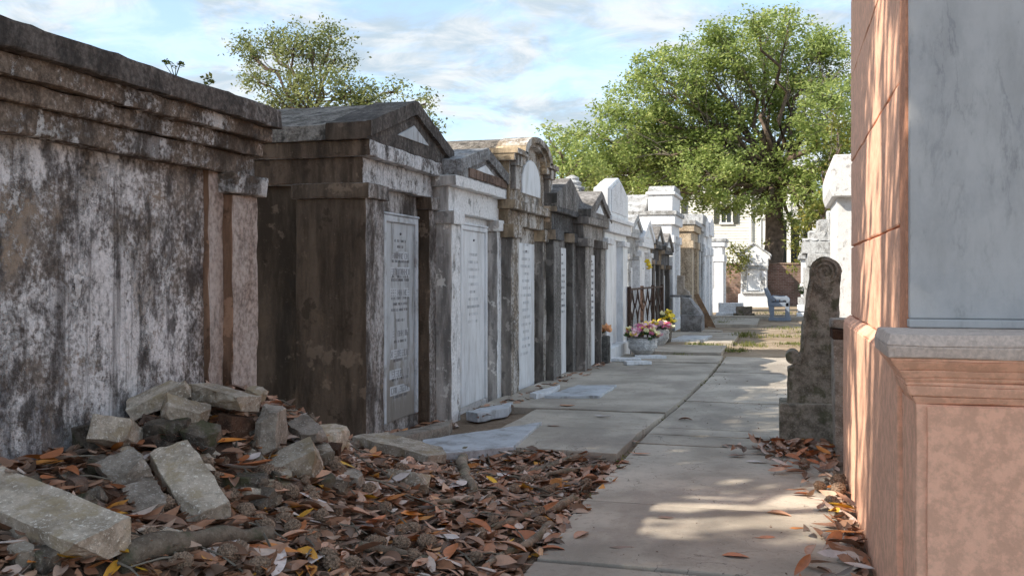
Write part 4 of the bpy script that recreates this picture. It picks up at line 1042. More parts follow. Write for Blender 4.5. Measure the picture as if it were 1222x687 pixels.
MB().prism([(wq * .2, 0), (wq * .95, 0), (wq * .9, .07), (wq * .6, .16), (wq * .62, .46), (wq * .22, .48)], 'y', 0.08, 0.3).build('relic', 'rubble_grey', sb, bevel=0.015, rough=0.01, cell=0.1)
# plank leaning on the tan tomb
g0, g1 = on_ground(852, 391), on_ground(830, 391)
pk = thing('wooden_plank', 'brown wooden plank leaning at a slant against the tan tomb', 'plank', (g0.x, g0.y, 0))
ln = (391 - 352) * g0.y / 1200; dx_ = g1.x - g0.x
MB().prism([(0.05, 0), (-0.20, 0.04), (dx_ - 0.05, ln), (dx_ + 0.06, ln + 0.02), ], 'y', 0, 0.06).build('board', 'plank_wood', pk, bevel=0.006)
MB().prism([(-0.15, 0), (-0.24, 0), (dx_ * .9 - 0.12, ln * .5), (dx_ * .9 - 0.04, ln * .5)], 'y', 0.07, 0.12).build('back_board', 'plank_wood', pk, bevel=0.006)
# oddments before the end tomb
for i, (px, py, w_, h_, mt, lab) in enumerate(((872, 378, 0.8, 0.45, 'white_far', 'low white grave kerb block before the end tomb'), (846, 371, 0.6, 1.1, 'stone_grey_far', 'upright grey stone stub by the white box tomb'),
                                              (888, 379, 0.5, 0.35, 'rubble_dark', 'dark broken stone lying before the end tomb'))):
    p = on_ground(px, py)
    o = MB().box(-w_ / 2, w_ / 2, 0, 0.4, -0.05, h_).box(-w_ / 2 - .08, w_ / 2 + .08, -.08, 0.48, -0.05, 0.14).build('grave_block', mt, None, bevel=0.02, rough=0.02, cell=0.12, seed=i)
    o.location = (p.x, p.y, 0); tag(o, lab, 'stone block')

# ------------------------------------------------------------------ boundary wall and house
YBW = 48.0
bw = thing('brick_wall', 'old brown brick boundary wall behind the end tomb', 'wall', (0, YBW, 0))
zb = at_y(900, 314, YBW).z
MB().box(-9, 14, 0, 0.35, -0.1, zb - 0.08).build('brickwork', 'brick_wall', bw, bevel=0.01, rough=0.01, cell=1.0)
MB().box(-9, 14, -0.04, 0.39, zb - 0.08, zb).build('coping', 'brick_brown', bw, bevel=0.02, rough=0.03, cell=0.4)

YHs = 64.0
hx = lambda px: at_y(px, 300, YHs).x
hz = lambda py: at_y(900, py, YHs).z
hs_ = thing('clapboard_house', 'white clapboard house with shuttered window behind the oak', 'house', (0, YHs, 0))
x0, x1 = hx(700), hx(906)
MB().box(x0, x1, 0.05, 9, -0.2, hz(205)).build('wall', 'clapboard', hs_)
nbd = 44; bz = (hz(207) - 0.3) / nbd
sd = MB()
for i in range(nbd):
    z0 = 0.3 + i * bz
    sd.prism([(0.05, z0), (0.005, z0), (0.035, z0 + bz), (0.05, z0 + bz)], 'x', x0, x1)
o = sd.build('siding', 'clapboard', hs_); o['kind'] = 'stuff'
MB().box(x1 - 0.1, x1 + 0.12, -0.03, 0.2, -0.1, hz(205)).build('corner_board', 'house_trim', hs_)
def window(px0, px1, py0, py1):
    a, b, c, d = hx(px0), hx(px1), hz(py1), hz(py0)
    w_ = MB().box(a - .1, a, -0.06, 0.06, c - .1, d + .1).box(b, b + .1, -0.06, 0.06, c - .1, d + .1).box(a, b, -0.06, 0.06, d, d + .12).box(a - .15, b + .15, -0.1, 0.06, c - .12, c).build('window', 'house_trim', hs_)
    MB().box(a, b, -0.01, 0.045, c, d).build('pane', 'window_glass', w_)
    m_ = (c + d) / 2
    MB().box(a, b, -0.035, 0.0, m_ - .035, m_ + .035).box((a + b) / 2 - .02, (a + b) / 2 + .02, -0.03, 0.0, c, d).build('muntin', 'house_trim', w_)
    for s in (-1, 1):
        sx = a - .15 - (b - a) * .55 if s < 0 else b + .12
        MB().box(sx, sx + (b - a) * .55, -0.07, 0.045, c - .05, d + .05).build('shutter', 'shutter_green', hs_)
window(861, 872.5, 222, 265)
window(800, 811, 222, 265)
MB().prism([(x0 - .5, hz(205)), (x1 + .5, hz(205)), (x1 - 2.2, hz(150)), (x0 + 3, hz(150))], 'y', -0.5, 9.5).build('roof', 'roof_shingle', hs_)
MB().box(x0 - .5, x1 + .5, -0.55, -0.5, hz(207) - .1, hz(203)).build('fascia', 'house_trim', hs_)
# gallery on the right flank
gx0, gx1 = x1 + 0.1, hx(975)
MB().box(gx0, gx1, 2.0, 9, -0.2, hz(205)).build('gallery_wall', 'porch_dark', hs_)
MB().box(gx0, gx1, 0.0, 2.0, hz(262), hz(258)).build('gallery_floor', 'house_trim', hs_)
MB().box(gx0, gx1, 0.0, 2.0, hz(205), hz(198)).build('gallery_beam', 'house_trim', hs_)
for i in range(5):
    x = gx0 + 0.15 + i * (gx1 - gx0 - 0.3) / 4
    MB().box(x - .12, x + .12, 0.05, 0.3, -0.1, hz(205)).build('column', 'house_trim', hs_)
bl = MB().box(gx0, gx1, 0.1, 0.16, hz(243), hz(241))
n_ = 40
for i in range(n_):
    x = gx0 + i * (gx1 - gx0) / n_; bl.box(x, x + .05, 0.11, 0.15, hz(258), hz(243))
o = bl.build('balustrade', 'house_trim', hs_)
# drainpipe
MB().tube([(x1 - .5, -.12, -.1), (x1 - .5, -.12, hz(206))], 0.06, 8).build('drainpipe', 'house_trim', hs_)

# ------------------------------------------------------------------ trees
RN = np.random.default_rng(5)
def leaf_cloud(name, centers, per, spread, size, mat, parent, flat=0.8):
    C = np.repeat(np.asarray(centers), per, axis=0); N = len(C)
    crnd = np.repeat(RN.random(len(centers)), per)
    P = C + RN.normal(0, 1, (N, 3)) * np.array([spread, spread, spread * flat])
    d = RN.normal(0, 1, (N, 3)); d[:, 2] *= 0.6; d /= np.linalg.norm(d, axis=1)[:, None]
    up = RN.normal(0, 0.55, (N, 3)) + np.array([0, 0, 1.0])
    sd_ = np.cross(d, up); sd_ /= np.linalg.norm(sd_, axis=1)[:, None] + 1e-9
    L = size * RN.uniform(0.6, 1.35, N)[:, None]
    V = np.stack([P - d * L * .5, P + sd_ * L * .26, P + d * L * .5, P - sd_ * L * .26], 1).reshape(-1, 3)
    Fc = np.arange(N * 4).reshape(-1, 4)
    r = np.clip(0.25 * crnd + 0.75 * RN.random(N), 0, 1)
    return npmesh(name, V, Fc, mat, parent, np.repeat(r, 4))
def limb(b, p, q, r0, r1, wob=0.25, n=7, sides=7, sag=0.0):
    p, q = Vector(p), Vector(q); L = (q - p).length; pts, rs = [], []
    for i in range(n + 1):
        t = i / n; c = p.lerp(q, t)
        a = math.sin(math.pi * t)
        c += Vector((mnoise.noise(c * .9 + Vector((3, 1, 2))), mnoise.noise(c * .9 + Vector((7, 5, 1))), mnoise.noise(c * .9) )) * wob * L * 0.35 * a
        c.z += sag * L * a
        pts.append(c); rs.append(r0 + (r1 - r0) * t ** 0.8)
    b.tube(pts, rs, sides); return pts
def tree(name, label, base, fork, blobs, r0, leaves, mat, size, per, spread, dens, group=None, cat='tree', forks=1, shell=0.45, bark='bark'):
    t = thing(name, label, cat, base, group=group)
    o = Vector(base); fk = Vector(fork) - o
    tr = MB(); tp_ = limb(tr, (0, 0, -0.3), fk, r0, r0 * 0.62, 0.10, 8, 12)
    # root flare
    tr.tube([(0, 0, -0.3), (0, 0, 0.35)], [r0 * 1.7, r0 * 1.0], 12)
    tr.build('trunk', bark, t, smooth=True)
    cents = []; tw = MB()
    for bi, (bx, by, bz_, br) in enumerate(blobs):
        c = Vector((bx, by, bz_)) - o
        lb = MB(); start = fk.lerp(Vector((0, 0, fk.z)), R.random() * 0.12)
        end = c + Vector((0, 0, -br * 0.15))
        pts = limb(lb, start, end, r0 * 0.42 * min(1, 2.2 / max(1.2, (end - start).length) + 0.35), 0.035, 0.55, 8, 7, sag=0.06)
        lb.build('branch', bark, t, smooth=True)
        n = max(6, int(dens * br * br))
        for i in range(n):
            v = Vector((R.gauss(0, 1), R.gauss(0, 1), R.gauss(0, 1))).normalized()
            q = c + v * br * (shell + (1 - shell) * R.random() ** 0.6) * Vector((1, 1, 0.82)).length / 1.62
            q.z = c.z + (q.z - c.z) * 0.85
            cents.append(tuple(q))
            if i % 3 == 0:
                s0 = pts[R.randrange(4, 9)]
                limb(tw, s0, q, 0.028, 0.009, 0.5, 4, 4)
    tw.build('twigs', 'twig_bark', t)['kind'] = 'stuff'
    leaf_cloud('crown', cents, per, spread, size, mat, t)
    return t
def pxblob(px, py, rpx, Y, jit=2.0):
    p = at_y(px, py, Y + R.uniform(-jit, jit)); return (p.x, p.y, p.z, rpx * Y / 1200.0)
YO = 51.0
oak_base = at_y(922, 350, YO); oak_base.z = 0
oak = [(690, 205, 34), (705, 185, 40), (735, 165, 52), (765, 130, 46), (800, 105, 52), (845, 75, 50), (880, 55, 42), (915, 42, 34), (940, 32, 26), (960, 65, 45), (990, 85, 50), (1000, 140, 55),
       (960, 130, 50), (920, 95, 50), (870, 110, 55), (820, 145, 52), (780, 175, 48), (735, 200, 36), (770, 205, 36), (815, 195, 44), (860, 165, 50), (910, 160, 50), (850, 208, 34),
       (965, 190, 48), (985, 225, 40), (940, 222, 30), (1020, 190, 55), (890, 205, 34), (960, 240, 22), (880, 236, 17), (845, 226, 18), (805, 220, 20), (905, 252, 12), (780, 214, 16), (862, 250, 9), (945, 262, 12), (725, 128, 20), (772, 82, 20), (905, 24, 16), (985, 48, 24), (690, 160, 18), (668, 188, 18), (860, 236, 16), (825, 228, 16), (760, 222, 18), (900, 238, 16), (835, 243, 10), (790, 236, 10), (700, 216, 22), (735, 226, 16), (815, 238, 12), (878, 248, 12), (915, 246, 12), (985, 252, 16), (965, 262, 12)]
tree('oak_tree', 'great spreading green oak with thick trunk behind the brick wall', (oak_base.x, YO, 0), at_y(925, 215, YO), [pxblob(a, b, c * R.uniform(0.86, 1.08), YO, 3.4) for a, b, c in oak], 0.62, 0, 'oak_leaves',
     0.19, 50, 0.225, 18)
# airy tree behind the first tombs
YL = 31.0
lt = [(300, 62, 26), (325, 50, 26), (350, 52, 30), (375, 58, 32), (400, 66, 28), (310, 95, 26), (345, 95, 32), (385, 100, 34), (420, 105, 28), (440, 118, 22), (360, 128, 34), (410, 132, 30),
      (330, 125, 26), (475, 108, 15), (480, 128, 16), (508, 122, 13), (512, 150, 14), (455, 130, 22), (395, 40, 18), (290, 52, 14)]
bs = at_y(372, 330, YL)
tree('airy_tree', 'thin-leaved airy tree rising behind the sooty gabled tomb', (bs.x, YL, 0), at_y(372, 150, YL), [pxblob(a, b, c * 1.05, YL, 1.2) for a, b, c in lt], 0.13, 0, 'pale_tree_leaves',
     0.125, 46, 0.19, 34, shell=0.15)
# smaller trees glimpsed over the roofs
YM = 44.0
mt_ = [(655, 160, 14), (668, 178, 20), (690, 190, 24), (650, 195, 22), (672, 208, 24), (700, 212, 22)]
bs = at_y(672, 330, YM)
tree('small_tree', 'small green tree showing above the charcoal gabled tomb', (bs.x, YM, 0), at_y(672, 235, YM), [pxblob(a, b, c, YM, 1.0) for a, b, c in mt_], 0.18, 0, 'oak_leaves', 0.19, 36, 0.22, 22)
YM2 = 58.0
bs = at_y(755, 330, YM2)
tree('yellow_shrub', 'yellow-green bush over the roof of the pedestal tomb', (bs.x, YM2, 0), at_y(755, 250, YM2), [pxblob(a, b, c, YM2, 0.6) for a, b, c in ((742, 232, 12), (756, 228, 14), (770, 233, 12), (782, 238, 10))],
     0.12, 0, 'shrub_leaves', 0.2, 36, 0.22, 22, cat='shrub')
YM3 = 41.0
bs = at_y(985, 330, YM3)
tree('creeper_shrub', 'yellowish leafy shrub behind the roughcast tomb cornice', (bs.x, YM3, 0), at_y(982, 260, YM3), [pxblob(a, b, c, YM3, 0.6) for a, b, c in ((1000, 150, 14), (1004, 170, 14), (985, 235, 13), (972, 250, 11), (965, 268, 10), (1000, 200, 16))],
     0.12, 0, 'shrub_leaves', 0.17, 34, 0.2, 24, cat='shrub')
# creeper on the end tomb and on the far box tombs
def creeper(label, pts, Y, r):
    t = thing('creeper', label, 'creeper', tuple(at_y(*pts[0], Y)))
    o = t.location
    cs = []; st = MB()
    prev = None
    for px, py in pts:
        p = at_y(px, py, Y) - Vector(o)
        if prev is not None: limb(st, prev, p, 0.02, 0.012, 0.4, 4, 4)
        prev = p
        for i in range(7): cs.append(tuple(p + Vector((R.gauss(0, r), R.gauss(0, r * .5), R.gauss(0, r)))))
    st.build('stem', 'twig_bark', t)
    leaf_cloud('foliage', cs, 26, 0.12, 0.13, 'shrub_leaves', t)
creeper('tangle of creeper on the left shoulder of end tomb', [(872, 322), (874, 312), (877, 302), (884, 309), (889, 300)], 45.0, 0.25)
creeper('creeper trailing over the white tomb by the brick wall', [(958, 285), (961, 295), (955, 302), (963, 310), (958, 275)], 38.7, 0.3)

# magnolia overhead: stands behind the first tomb, its crown shades the near walkway
R.seed(11)
def mag_blobs():
    out = []
    for i in range(26):
        a = R.uniform(0, 6.28); q = math.sqrt(R.random())
        out.append((-7.8 + 4.8 * q * math.cos(a), 0.4 + 6.2 * q * math.sin(a), 8.2 + R.uniform(-1.0, 1.6) - q * 0.6, R.uniform(1.0, 1.5)))
    for i in range(4):                                      # extra low limbs, added to keep sun off the pink tomb's front
        out.append((-5.7 + R.uniform(-1.0, 1.0), -2.7 + R.uniform(-.9, .9), 7.6 + R.uniform(-.5, 1.0), R.uniform(1.1, 1.4)))
    out = [b for b in out if b[1] < 4.2]
    out += [(-9.2, 2.2, 7.6, 1.3), (-9.7, 2.9, 8.2, 1.3), (-8.7, 1.5, 7.3, 1.2)]  # unseen clumps added to shade the sooty tomb's side wall
    return out
tree('magnolia_tree', 'broad magnolia whose crown overhangs the first tomb', (-7.4, 0.2, 0), (-7.4, 0.4, 4.2), mag_blobs(), 0.38, 0, 'magnolia_leaves', 0.21, 26, 0.34, 28)

R.seed(12)
# ------------------------------------------------------------------ rubble
def rubble(name, label, px, py, L, W, T, yaw, pitch, roll, mat, seed, lift=0.0, chip=3, group='broken masonry heap by the mottled tomb', cat='rubble'):
    rr = random.Random(seed)
    if 'dark' in mat: roll += rr.uniform(-30, 30); pitch += rr.uniform(-18, 18); yaw += rr.uniform(-50, 50)
    bm = bmesh.new(); bmesh.ops.create_cube(bm, size=1.0)
    for v in bm.verts: v.co = Vector((v.co.x * L, v.co.y * W, v.co.z * T))
    for f in bm.faces:
        if abs(f.normal.z) < 0.5 and rr.random() < 0.65: f.material_index = 1
    for i in range(chip + (1 if L > .3 else 3)):                                   # broken corners
        n = Vector((rr.choice((-1, 1)) * rr.uniform(.15, 1), rr.choice((-1, 1)) * rr.uniform(.15, 1), rr.uniform(-.8, .9))).normalized()
        ext = abs(n.x) * L / 2 + abs(n.y) * W / 2 + abs(n.z) * T / 2
        r_ = bmesh.ops.bisect_plane(bm, geom=bm.verts[:] + bm.edges[:] + bm.faces[:], plane_co=n * ext * rr.uniform(0.60, 0.90), plane_no=n, clear_outer=True)
        ed = [e for e in bm.edges if e.is_boundary]
        if ed:
            nf_ = bmesh.ops.contextual_create(bm, geom=ed).get('faces', [])
            for f in nf_: f.material_index = 1
    es = [e for e in bm.edges if e.calc_face_angle(0) > 0.3]
    bmesh.ops.bevel(bm, geom=es, offset=min(L, W, T) * 0.025, segments=1, affect='EDGES', clamp_overlap=True)
    bmesh.ops.triangulate(bm, faces=bm.faces)
    for it in range(3):
        long_ = [e for e in bm.edges if e.calc_length() > 0.04]
        if long_: bmesh.ops.subdivide_edges(bm, edges=long_, cuts=1, use_grid_fill=False)
        bmesh.ops.triangulate(bm, faces=[f for f in bm.faces if len(f.verts) > 3])
    o = Vector((seed * 3.7, seed, 0))
    for v in bm.verts:
        p = v.co * 9 + o
        v.co += Vector((mnoise.noise(p), mnoise.noise(p + Vector((9, 2, 4))), mnoise.noise(p - Vector((3, 8, 1))))) * 0.007
        p = v.co * 34 + o
        rgh = 0.012 if any(f.material_index for f in v.link_faces) else 0.0035
        v.co += Vector((mnoise.noise(p), mnoise.noise(p + Vector((9, 2, 4))), mnoise.noise(p - Vector((3, 8, 1))))) * rgh
    me = bpy.data.meshes.new(name); bm.to_mesh(me); bm.free()
    c = on_earth(px, py, lift)
    ob = link(name, me, None, mat); me.materials.append(MATS['rubble_core' if mat != 'brick_old' else 'brick_old']); ob.location = c
    ob.rotation_euler = (rad(roll), rad(pitch), rad(yaw))
    return tag(ob, label, cat, group) if label else ob
rl0 = random.Random(77)
RB = [
    # px, py, L, W, T, yaw, pitch, roll, mat, lift, chips, label
    (44, 617, .74, .23, .12, -14, 9, 12, 'rubble_pale', .05, 0, 'long pale slab lying lowest at the left edge'),
    (226, 580, .48, .18, .12, -34, 26, 16, 'rubble_pale', .07, 0, 'long pale bar-shaped slab slanting down in the middle of the heap'),
    (352, 556, .27, .21, .17, 28, -24, 16, 'rubble_pale', .06, 3, 'whitish wedge block at the right foot of the heap'),
    (322, 516, .14, .22, .27, 12, 4, 3, 'rubble_grey', .10, 2, 'upright grey block standing before the pilaster'),
    (266, 474, .40, .19, .09, -16, 7, -6, 'rubble_pale', .13, 1, 'flat pale slab on the very top of the heap'),
    (190, 474, .34, .17, .08, 24, -24, 16, 'rubble_pale', .12, 3, 'tilted pale slab leaning on the wall, left of the top'),
    (138, 518, .26, .18, .13, 34, 10, -26, 'rubble_pale', .08, 2, 'squarish pale block on the left flank of the heap'),
    (222, 494, .24, .15, .12, 40, 18, 20, 'rubble_pale', .12, 3, 'broken yellowish lump under the top slab'),
    (148, 564, .22, .18, .14, -30, 16, 24, 'rubble_grey', .06, 3, 'chunky grey block left of the bar-shaped slab'),
    (288, 576, .30, .24, .09, 10, 4, 8, 'rubble_dark', .03, 3, 'flat dark stone between bar-shaped slab and wedge block'),
    (364, 512, .26, .15, .06, -36, 16, 10, 'rubble_grey', .09, 2, 'thin grey slab leaning behind the upright block'),
    (394, 523, .20, .16, .13, -20, 6, 10, 'rubble_pale', .05, 3, 'pale lump beside the thick split slab'),
    (386, 541, .16, .09, .08, -46, 12, 8, 'rubble_pale', .05, 2, 'small pale oblong stone right of the wedge block'),
    (487, 575, .27, .16, .13, 6, 6, -14, 'rubble_pale', .04, 3, 'mossy yellowish stone in the leaves below the split slab'),
    (112, 522, .22, .18, .15, 60, 10, 10, 'rubble_dark', .05, 3, 'dark brown chunk at the left foot of the wall'),
    (34, 583, .20, .12, .08, -10, 4, 6, 'rubble_dark', .03, 3, 'dark flat stone behind the lowest slab'),
    (240, 520, .20, .14, .10, -20, 10, 4, 'rubble_dark', .07, 3, 'dark lump in the hollow at the middle of the heap'),
    (200, 512, .22, .12, .10, 10, 10, 30, 'rubble_dark', .09, 3, 'dark brown broken piece left of the hollow'),
    (282, 508, .18, .13, .11, 80, 8, 6, 'brick_old', .07, 1, 'reddish brick end showing beside the upright block'),
    (172, 600, .22, .16, .10, -40, 20, 8, 'rubble_grey', .04, 3, 'grey lump below the chunky block'),
    (268, 540, .16, .10, .07, -50, 20, 10, 'brick_old', .05, 1, 'small brown brick piece below the hollow'),
    (205, 540, .17, .12, .09, 30, 12, 14, 'rubble_dark', .06, 3, 'dark stone wedged above the bar-shaped slab'),
    (50, 668, .11, .10, .08, 10, 10, 4, 'rubble_dark', .03, 3, 'small dark stone below the lowest slab'),
    (26, 664, .12, .07, .07, -30, 10, 4, 'rubble_pale', .03, 3, 'small pale stone at the bottom left corner'),
    (312, 598, .15, .12, .09, 10, 0, 8, 'rubble_dark', .03, 3, 'rounded dark stone just below the flat dark one'),
    (418, 571, .15, .13, .08, 0, 8, 8, 'rubble_grey', .02, 3, 'grey lump half buried in leaves left of the mossy stone'),
    (395, 575, .10, .09, .06, 40, 8, 8, 'rubble_grey', .02, 3, 'little grey stone next to the half buried lump'),
    (412, 506, .20, .12, .06, -6, 6, 6, 'rubble_grey', .05, 3, 'thin grey stone behind the pale lump'),
    (305, 470, .12, .10, .07, -6, 6, 6, 'rubble_pale', .10, 3, 'small pale piece on the pilaster side of the top slab'),
    (180, 640, .24, .16, .04, -16, 4, 6, 'rubble_pale', .03, 3, 'flat pinkish-pale flake in the leaves above the big root'),
    (558, 580, .12, .09, .08, 40, 8, 8, 'rubble_grey', .02, 3, 'small grey stone beside the forked root'),
]
for i, (px, py, L, W, T, a, b_, c_, mt, lf, ch, lab) in enumerate(RB):
    q_ = 1.0 if i < 2 else 0.9
    rubble('broken_stone', lab, px, py, L * q_, W * q_, T * q_, a, b_, c_, mt, 100 + i, lf, ch)
for i in range(64):
    px, py = rl0.uniform(80, 430), rl0.uniform(490, 610)
    rubble('stone_chip', 'small broken chip of masonry among the leaves of the rubble heap', px, py, rl0.uniform(.05, .14), rl0.uniform(.04, .10), rl0.uniform(.03, .07), rl0.uniform(0, 180), rl0.uniform(-30, 30),
           rl0.uniform(-30, 30), rl0.choice(['rubble_pale', 'rubble_dark', 'rubble_core', 'brick_old', 'brick_brown']), 300 + i, .04, 3, group='small chips in the rubble heap', cat='stone chip')
# thick split slab with brick edge, right of the heap
c12 = on_earth(482, 542, 0.03)
s12 = thing('split_slab', 'thick slab with greenish top and dark brick edge, right of the rubble heap', 'rubble', tuple(c12), rot=(rad(-3), rad(6), rad(-20)),
            group='broken masonry heap by the mottled tomb')
MB().prism([(-.36, -.16), (.34, -.15), (.37, .02), (.20, .17), (-.35, .19)], 'z', 0.015, 0.075).build('slab', 'rubble_pale', s12, bevel=0.008, rough=0.012, cell=0.05, seed=3)
MB().box(-.35, -0.005, -.15, .15, -0.09, 0.013).build('brick', 'brick_old', s12, bevel=0.008, rough=0.008, cell=0.05, seed=4)
MB().box(0.005, .33, -.14, .13, -0.09, 0.013).build('brick', 'brick_old', s12, bevel=0.008, rough=0.008, cell=0.05, seed=5)
# marble and stone grave slabs lying on the paving
GS = [([(505, 524), (646, 503), (612, 533), (497, 543)], 0.07, 'marble_slab', 'bluish marble grave slab lying flat before the sooty tomb'),
      ([(452, 520), (540, 500), (536, 507), (470, 524)], 0.10, 'rubble_grey', 'grey step stone at the foot of the sooty tomb'),
      ([(556, 490), (612, 479), (606, 486), (570, 493)], 0.085, 'marble_slab', 'small marble step at the foot of the whitewashed tomb'),
      ([(632, 468), (668, 459), (660, 466), (640, 470)], 0.10, 'marble_white', 'little white marble slab under the arched tomb tablet'),
      ([(650, 472), (690, 459), (736, 459), (716, 472)], 0.075, 'marble_slab', 'pale marble slab on the paving before the arched tomb'),
      ([(800, 405), (815, 400), (850, 400), (840, 405)], 0.09, 'marble_slab', 'pale marble flake on the far paving by the stone block')]
for i, (pp, z, mt, lab) in enumerate(GS):
    P = [on_ground(a, b, z) for a, b in pp]
    c = sum(P, Vector()) / 4
    o = MB().prism([(q.x - c.x, q.y - c.y) for q in P], 'z', -z + 0.0, 0.0).build('grave_slab', mt, None, bevel=0.008, rough=0.006, cell=0.12, seed=i)
    o.location = (c.x, c.y, z); tag(o, lab, 'slab', 'loose slabs on the paving')

# ------------------------------------------------------------------ roots
def root(label, pts, r, name='tree_root'):
    P = [on_earth(a, b) for a, b in pts]
    dense = []
    for a, b in zip(P, P[1:]):
        for i in range(5):
            q = a.lerp(b, i / 5); dense.append(Vector((q.x, q.y, gh(q.x, q.y) + r * 0.45 + 0.028)))
    q = P[-1]; dense.append(Vector((q.x, q.y, gh(q.x, q.y) - r * 0.5)))
    dense[0].z -= r * 1.3
    rs = [r * (1 + 0.25 * mnoise.noise(d * 6)) * (1.0 - 0.45 * i / len(dense)) for i, d in enumerate(dense)]
    dense = [d + Vector((mnoise.noise(d * 4), mnoise.noise(d * 4 + Vector((5, 5, 5))), 0)) * 0.03 for d in dense]
    o0 = dense[0].copy()
    b = MB().tube([d - o0 for d in dense], rs, 10)
    o = b.build(name, 'root_bark', None, smooth=True); o.location = o0
    return tag(o, label, 'root', 'roots in the leaf litter')
RT = [([(150, 680), (210, 666), (270, 655), (330, 648)], .050, 'thick smooth root across the bottom of the leaf litter'),
      ([(560, 540), (550, 560), (558, 582), (566, 595)], .045, 'short forked root beyond the thick split slab'),
      ([(580, 545), (555, 552), (540, 556)], .032, 'pale root running under the paving edge'),
      ([(700, 550), (660, 560), (625, 572), (600, 580)], .026, 'thin root near the front edge of the cross slab'),
      ([(720, 560), (680, 568), (650, 572)], .022, 'slender root end nearest the walkway edge'),
      ([(690, 600), (660, 615), (620, 628), (580, 640)], .028, 'root curving beside the walkway in the litter'),
      ([(660, 632), (640, 650), (610, 668), (575, 684)], .026, 'lower root along the walkway near the bottom edge'),
      ([(500, 610), (540, 606), (580, 600)], .022, 'half buried root in the middle of the litter'),
      ([(420, 660), (470, 668), (520, 680)], .026, 'low root near the bottom centre of the litter')]
for pts, r_, lab in RT: root(lab, pts, r_)

# ------------------------------------------------------------------ fallen leaves and cones
def leaf_verts(L, W, bend, cup, twist, n=6):
    vs = []
    for i in range(n + 1):
        t = i / n; w = W * math.sin(math.pi * min(1, t ** 0.85 * 0.985 + 0.012)) ** 0.8 * 0.5
        a = bend * (t - .5); x = (t - .5) * L; z = (math.cos(a * 1.6) - 1) * -L * 0.25 * (1 if bend > 0 else -1)
        tw = twist * (t - .5)
        for s in (-1, 0, 1):
            y = s * w; zz_ = z + abs(s) * cup * w
            vs.append((x, y * math.cos(tw) - zz_ * math.sin(tw) * .5, zz_ + y * math.sin(tw)))
    fs = [(i * 3 + j, i * 3 + j + 1, (i + 1) * 3 + j + 1, (i + 1) * 3 + j) for i in range(n) for j in range(2)]
    return vs, fs
KINDS = ('brown', 'russet', 'tan', 'pale', 'orange', 'yellow')
lmesh = {}
rl = random.Random(21)
for kd in KINDS:
    lmesh[kd] = []
    for j in range(5):
        vs, fs = leaf_verts(rl.uniform(.13, .19), rl.uniform(.045, .065), rl.uniform(-1.0, 1.2), rl.uniform(-.1, .7), rl.uniform(-.7, .7))
        me = bpy.data.meshes.new('fallen_leaf'); me.from_pydata(vs, [], fs); me.update(); me.materials.append(MATS['leaf_' + kd])
        me.polygons.foreach_set('use_smooth', [True] * len(me.polygons)); lmesh[kd].append(me)
CN = {'brown': 'dark brown', 'russet': 'russet', 'tan': 'pinkish tan', 'pale': 'pale silvery', 'orange': 'orange', 'yellow': 'bright yellow'}
def fallen(x, y, z, kd, where, grp, tilt=0.5, yaw=None, s=1.0):
    o = bpy.data.objects.new('fallen_leaf', rl.choice(lmesh[kd])); col.objects.link(o)
    o.location = (x, y, z); o.rotation_euler = (rl.gauss(0, tilt), rl.gauss(0, tilt * .7), rl.uniform(0, 6.28) if yaw is None else yaw); o.scale = (s,) * 3
    return tag(o, f'{CN[kd]} dried magnolia leaf {where}', 'leaf', grp)
# the litter bed as one mass, then the leaves that show largest as individuals
def litter_mass():
    V, Fq, RR = [], [], []
    tpl = [leaf_verts(rl.uniform(.12, .19), rl.uniform(.04, .065), rl.uniform(-1.4, 1.6), rl.uniform(-.2, .9), rl.uniform(-1, 1), 4) for _ in range(14)]
    def put(x, y, z, tilt, s=1.0):
        vs, fs = rl.choice(tpl); vs = np.array(vs) * s
        m = np.array(Matrix.Rotation(rl.uniform(0, 6.28), 3, 'Z') @ Matrix.Rotation(rl.gauss(0, tilt), 3, 'X') @ Matrix.Rotation(rl.gauss(0, tilt * .8), 3, 'Y'))
        vs = vs @ m.T + np.array((x, y, z))
        b = sum(len(v) for v in V) if False else put.n
        V.append(vs); Fq.append(np.array(fs) + b); put.n += len(vs)
        rv = rl.random() ** 1.05
        RR.append(np.full(len(vs), rv))
    put.n = 0
    n = 0
    while n < 6000:
        y = 2.4 + 6.3 * rl.random() ** 1.1; x = rl.uniform(-3.18, -1.10)
        if y > 7.3 - max(0, (-1.9 - x)) * 0.9 and (x > -2.85 or rl.random() < 0.5): continue
        if x > -1.35 and rl.random() < 0.45: continue
        put(x, y, gh(x, y) + rl.uniform(0.0, 0.04), 0.28, rl.choice((.45, .7, .85, 1, 1, 1.1))); n += 1
    for i in range(260):                                     # drift at the scroll stone
        a = rl.gauss(0.08, .17); y = 8.12 - abs(rl.gauss(0, .24))
        if a > 0.36 or (a > -0.06 and y > 8.2): continue
        put(a, y, 0.02 + rl.random() * 0.06, 0.4, 0.75)
    for i in range(130):                                     # strip along the pink tomb
        y = rl.uniform(4.0, 7.9); x = 0.37 - abs(rl.gauss(0, .10)); put(x, y, 0.018 + rl.random() * 0.03, 0.35, 0.8)
    for i in range(90):                                      # along tomb feet
        y = rl.uniform(8.8, 15); x = -2.75 + 0.03 * (y - 9) + rl.gauss(0, .08); put(x, y, 0.055, 0.3, 0.7)
    V_ = np.concatenate(V); F_ = np.concatenate(Fq); o = npmesh('leaf_litter', V_, F_, 'litter', None, np.concatenate(RR), smooth=True)
    tag(o, 'thick bed of dried brown leaves covering the bank', 'leaf litter', kind='stuff')
litter_mass()
WT = [30, 30, 16, 12, 9, 3]
cnt = 0
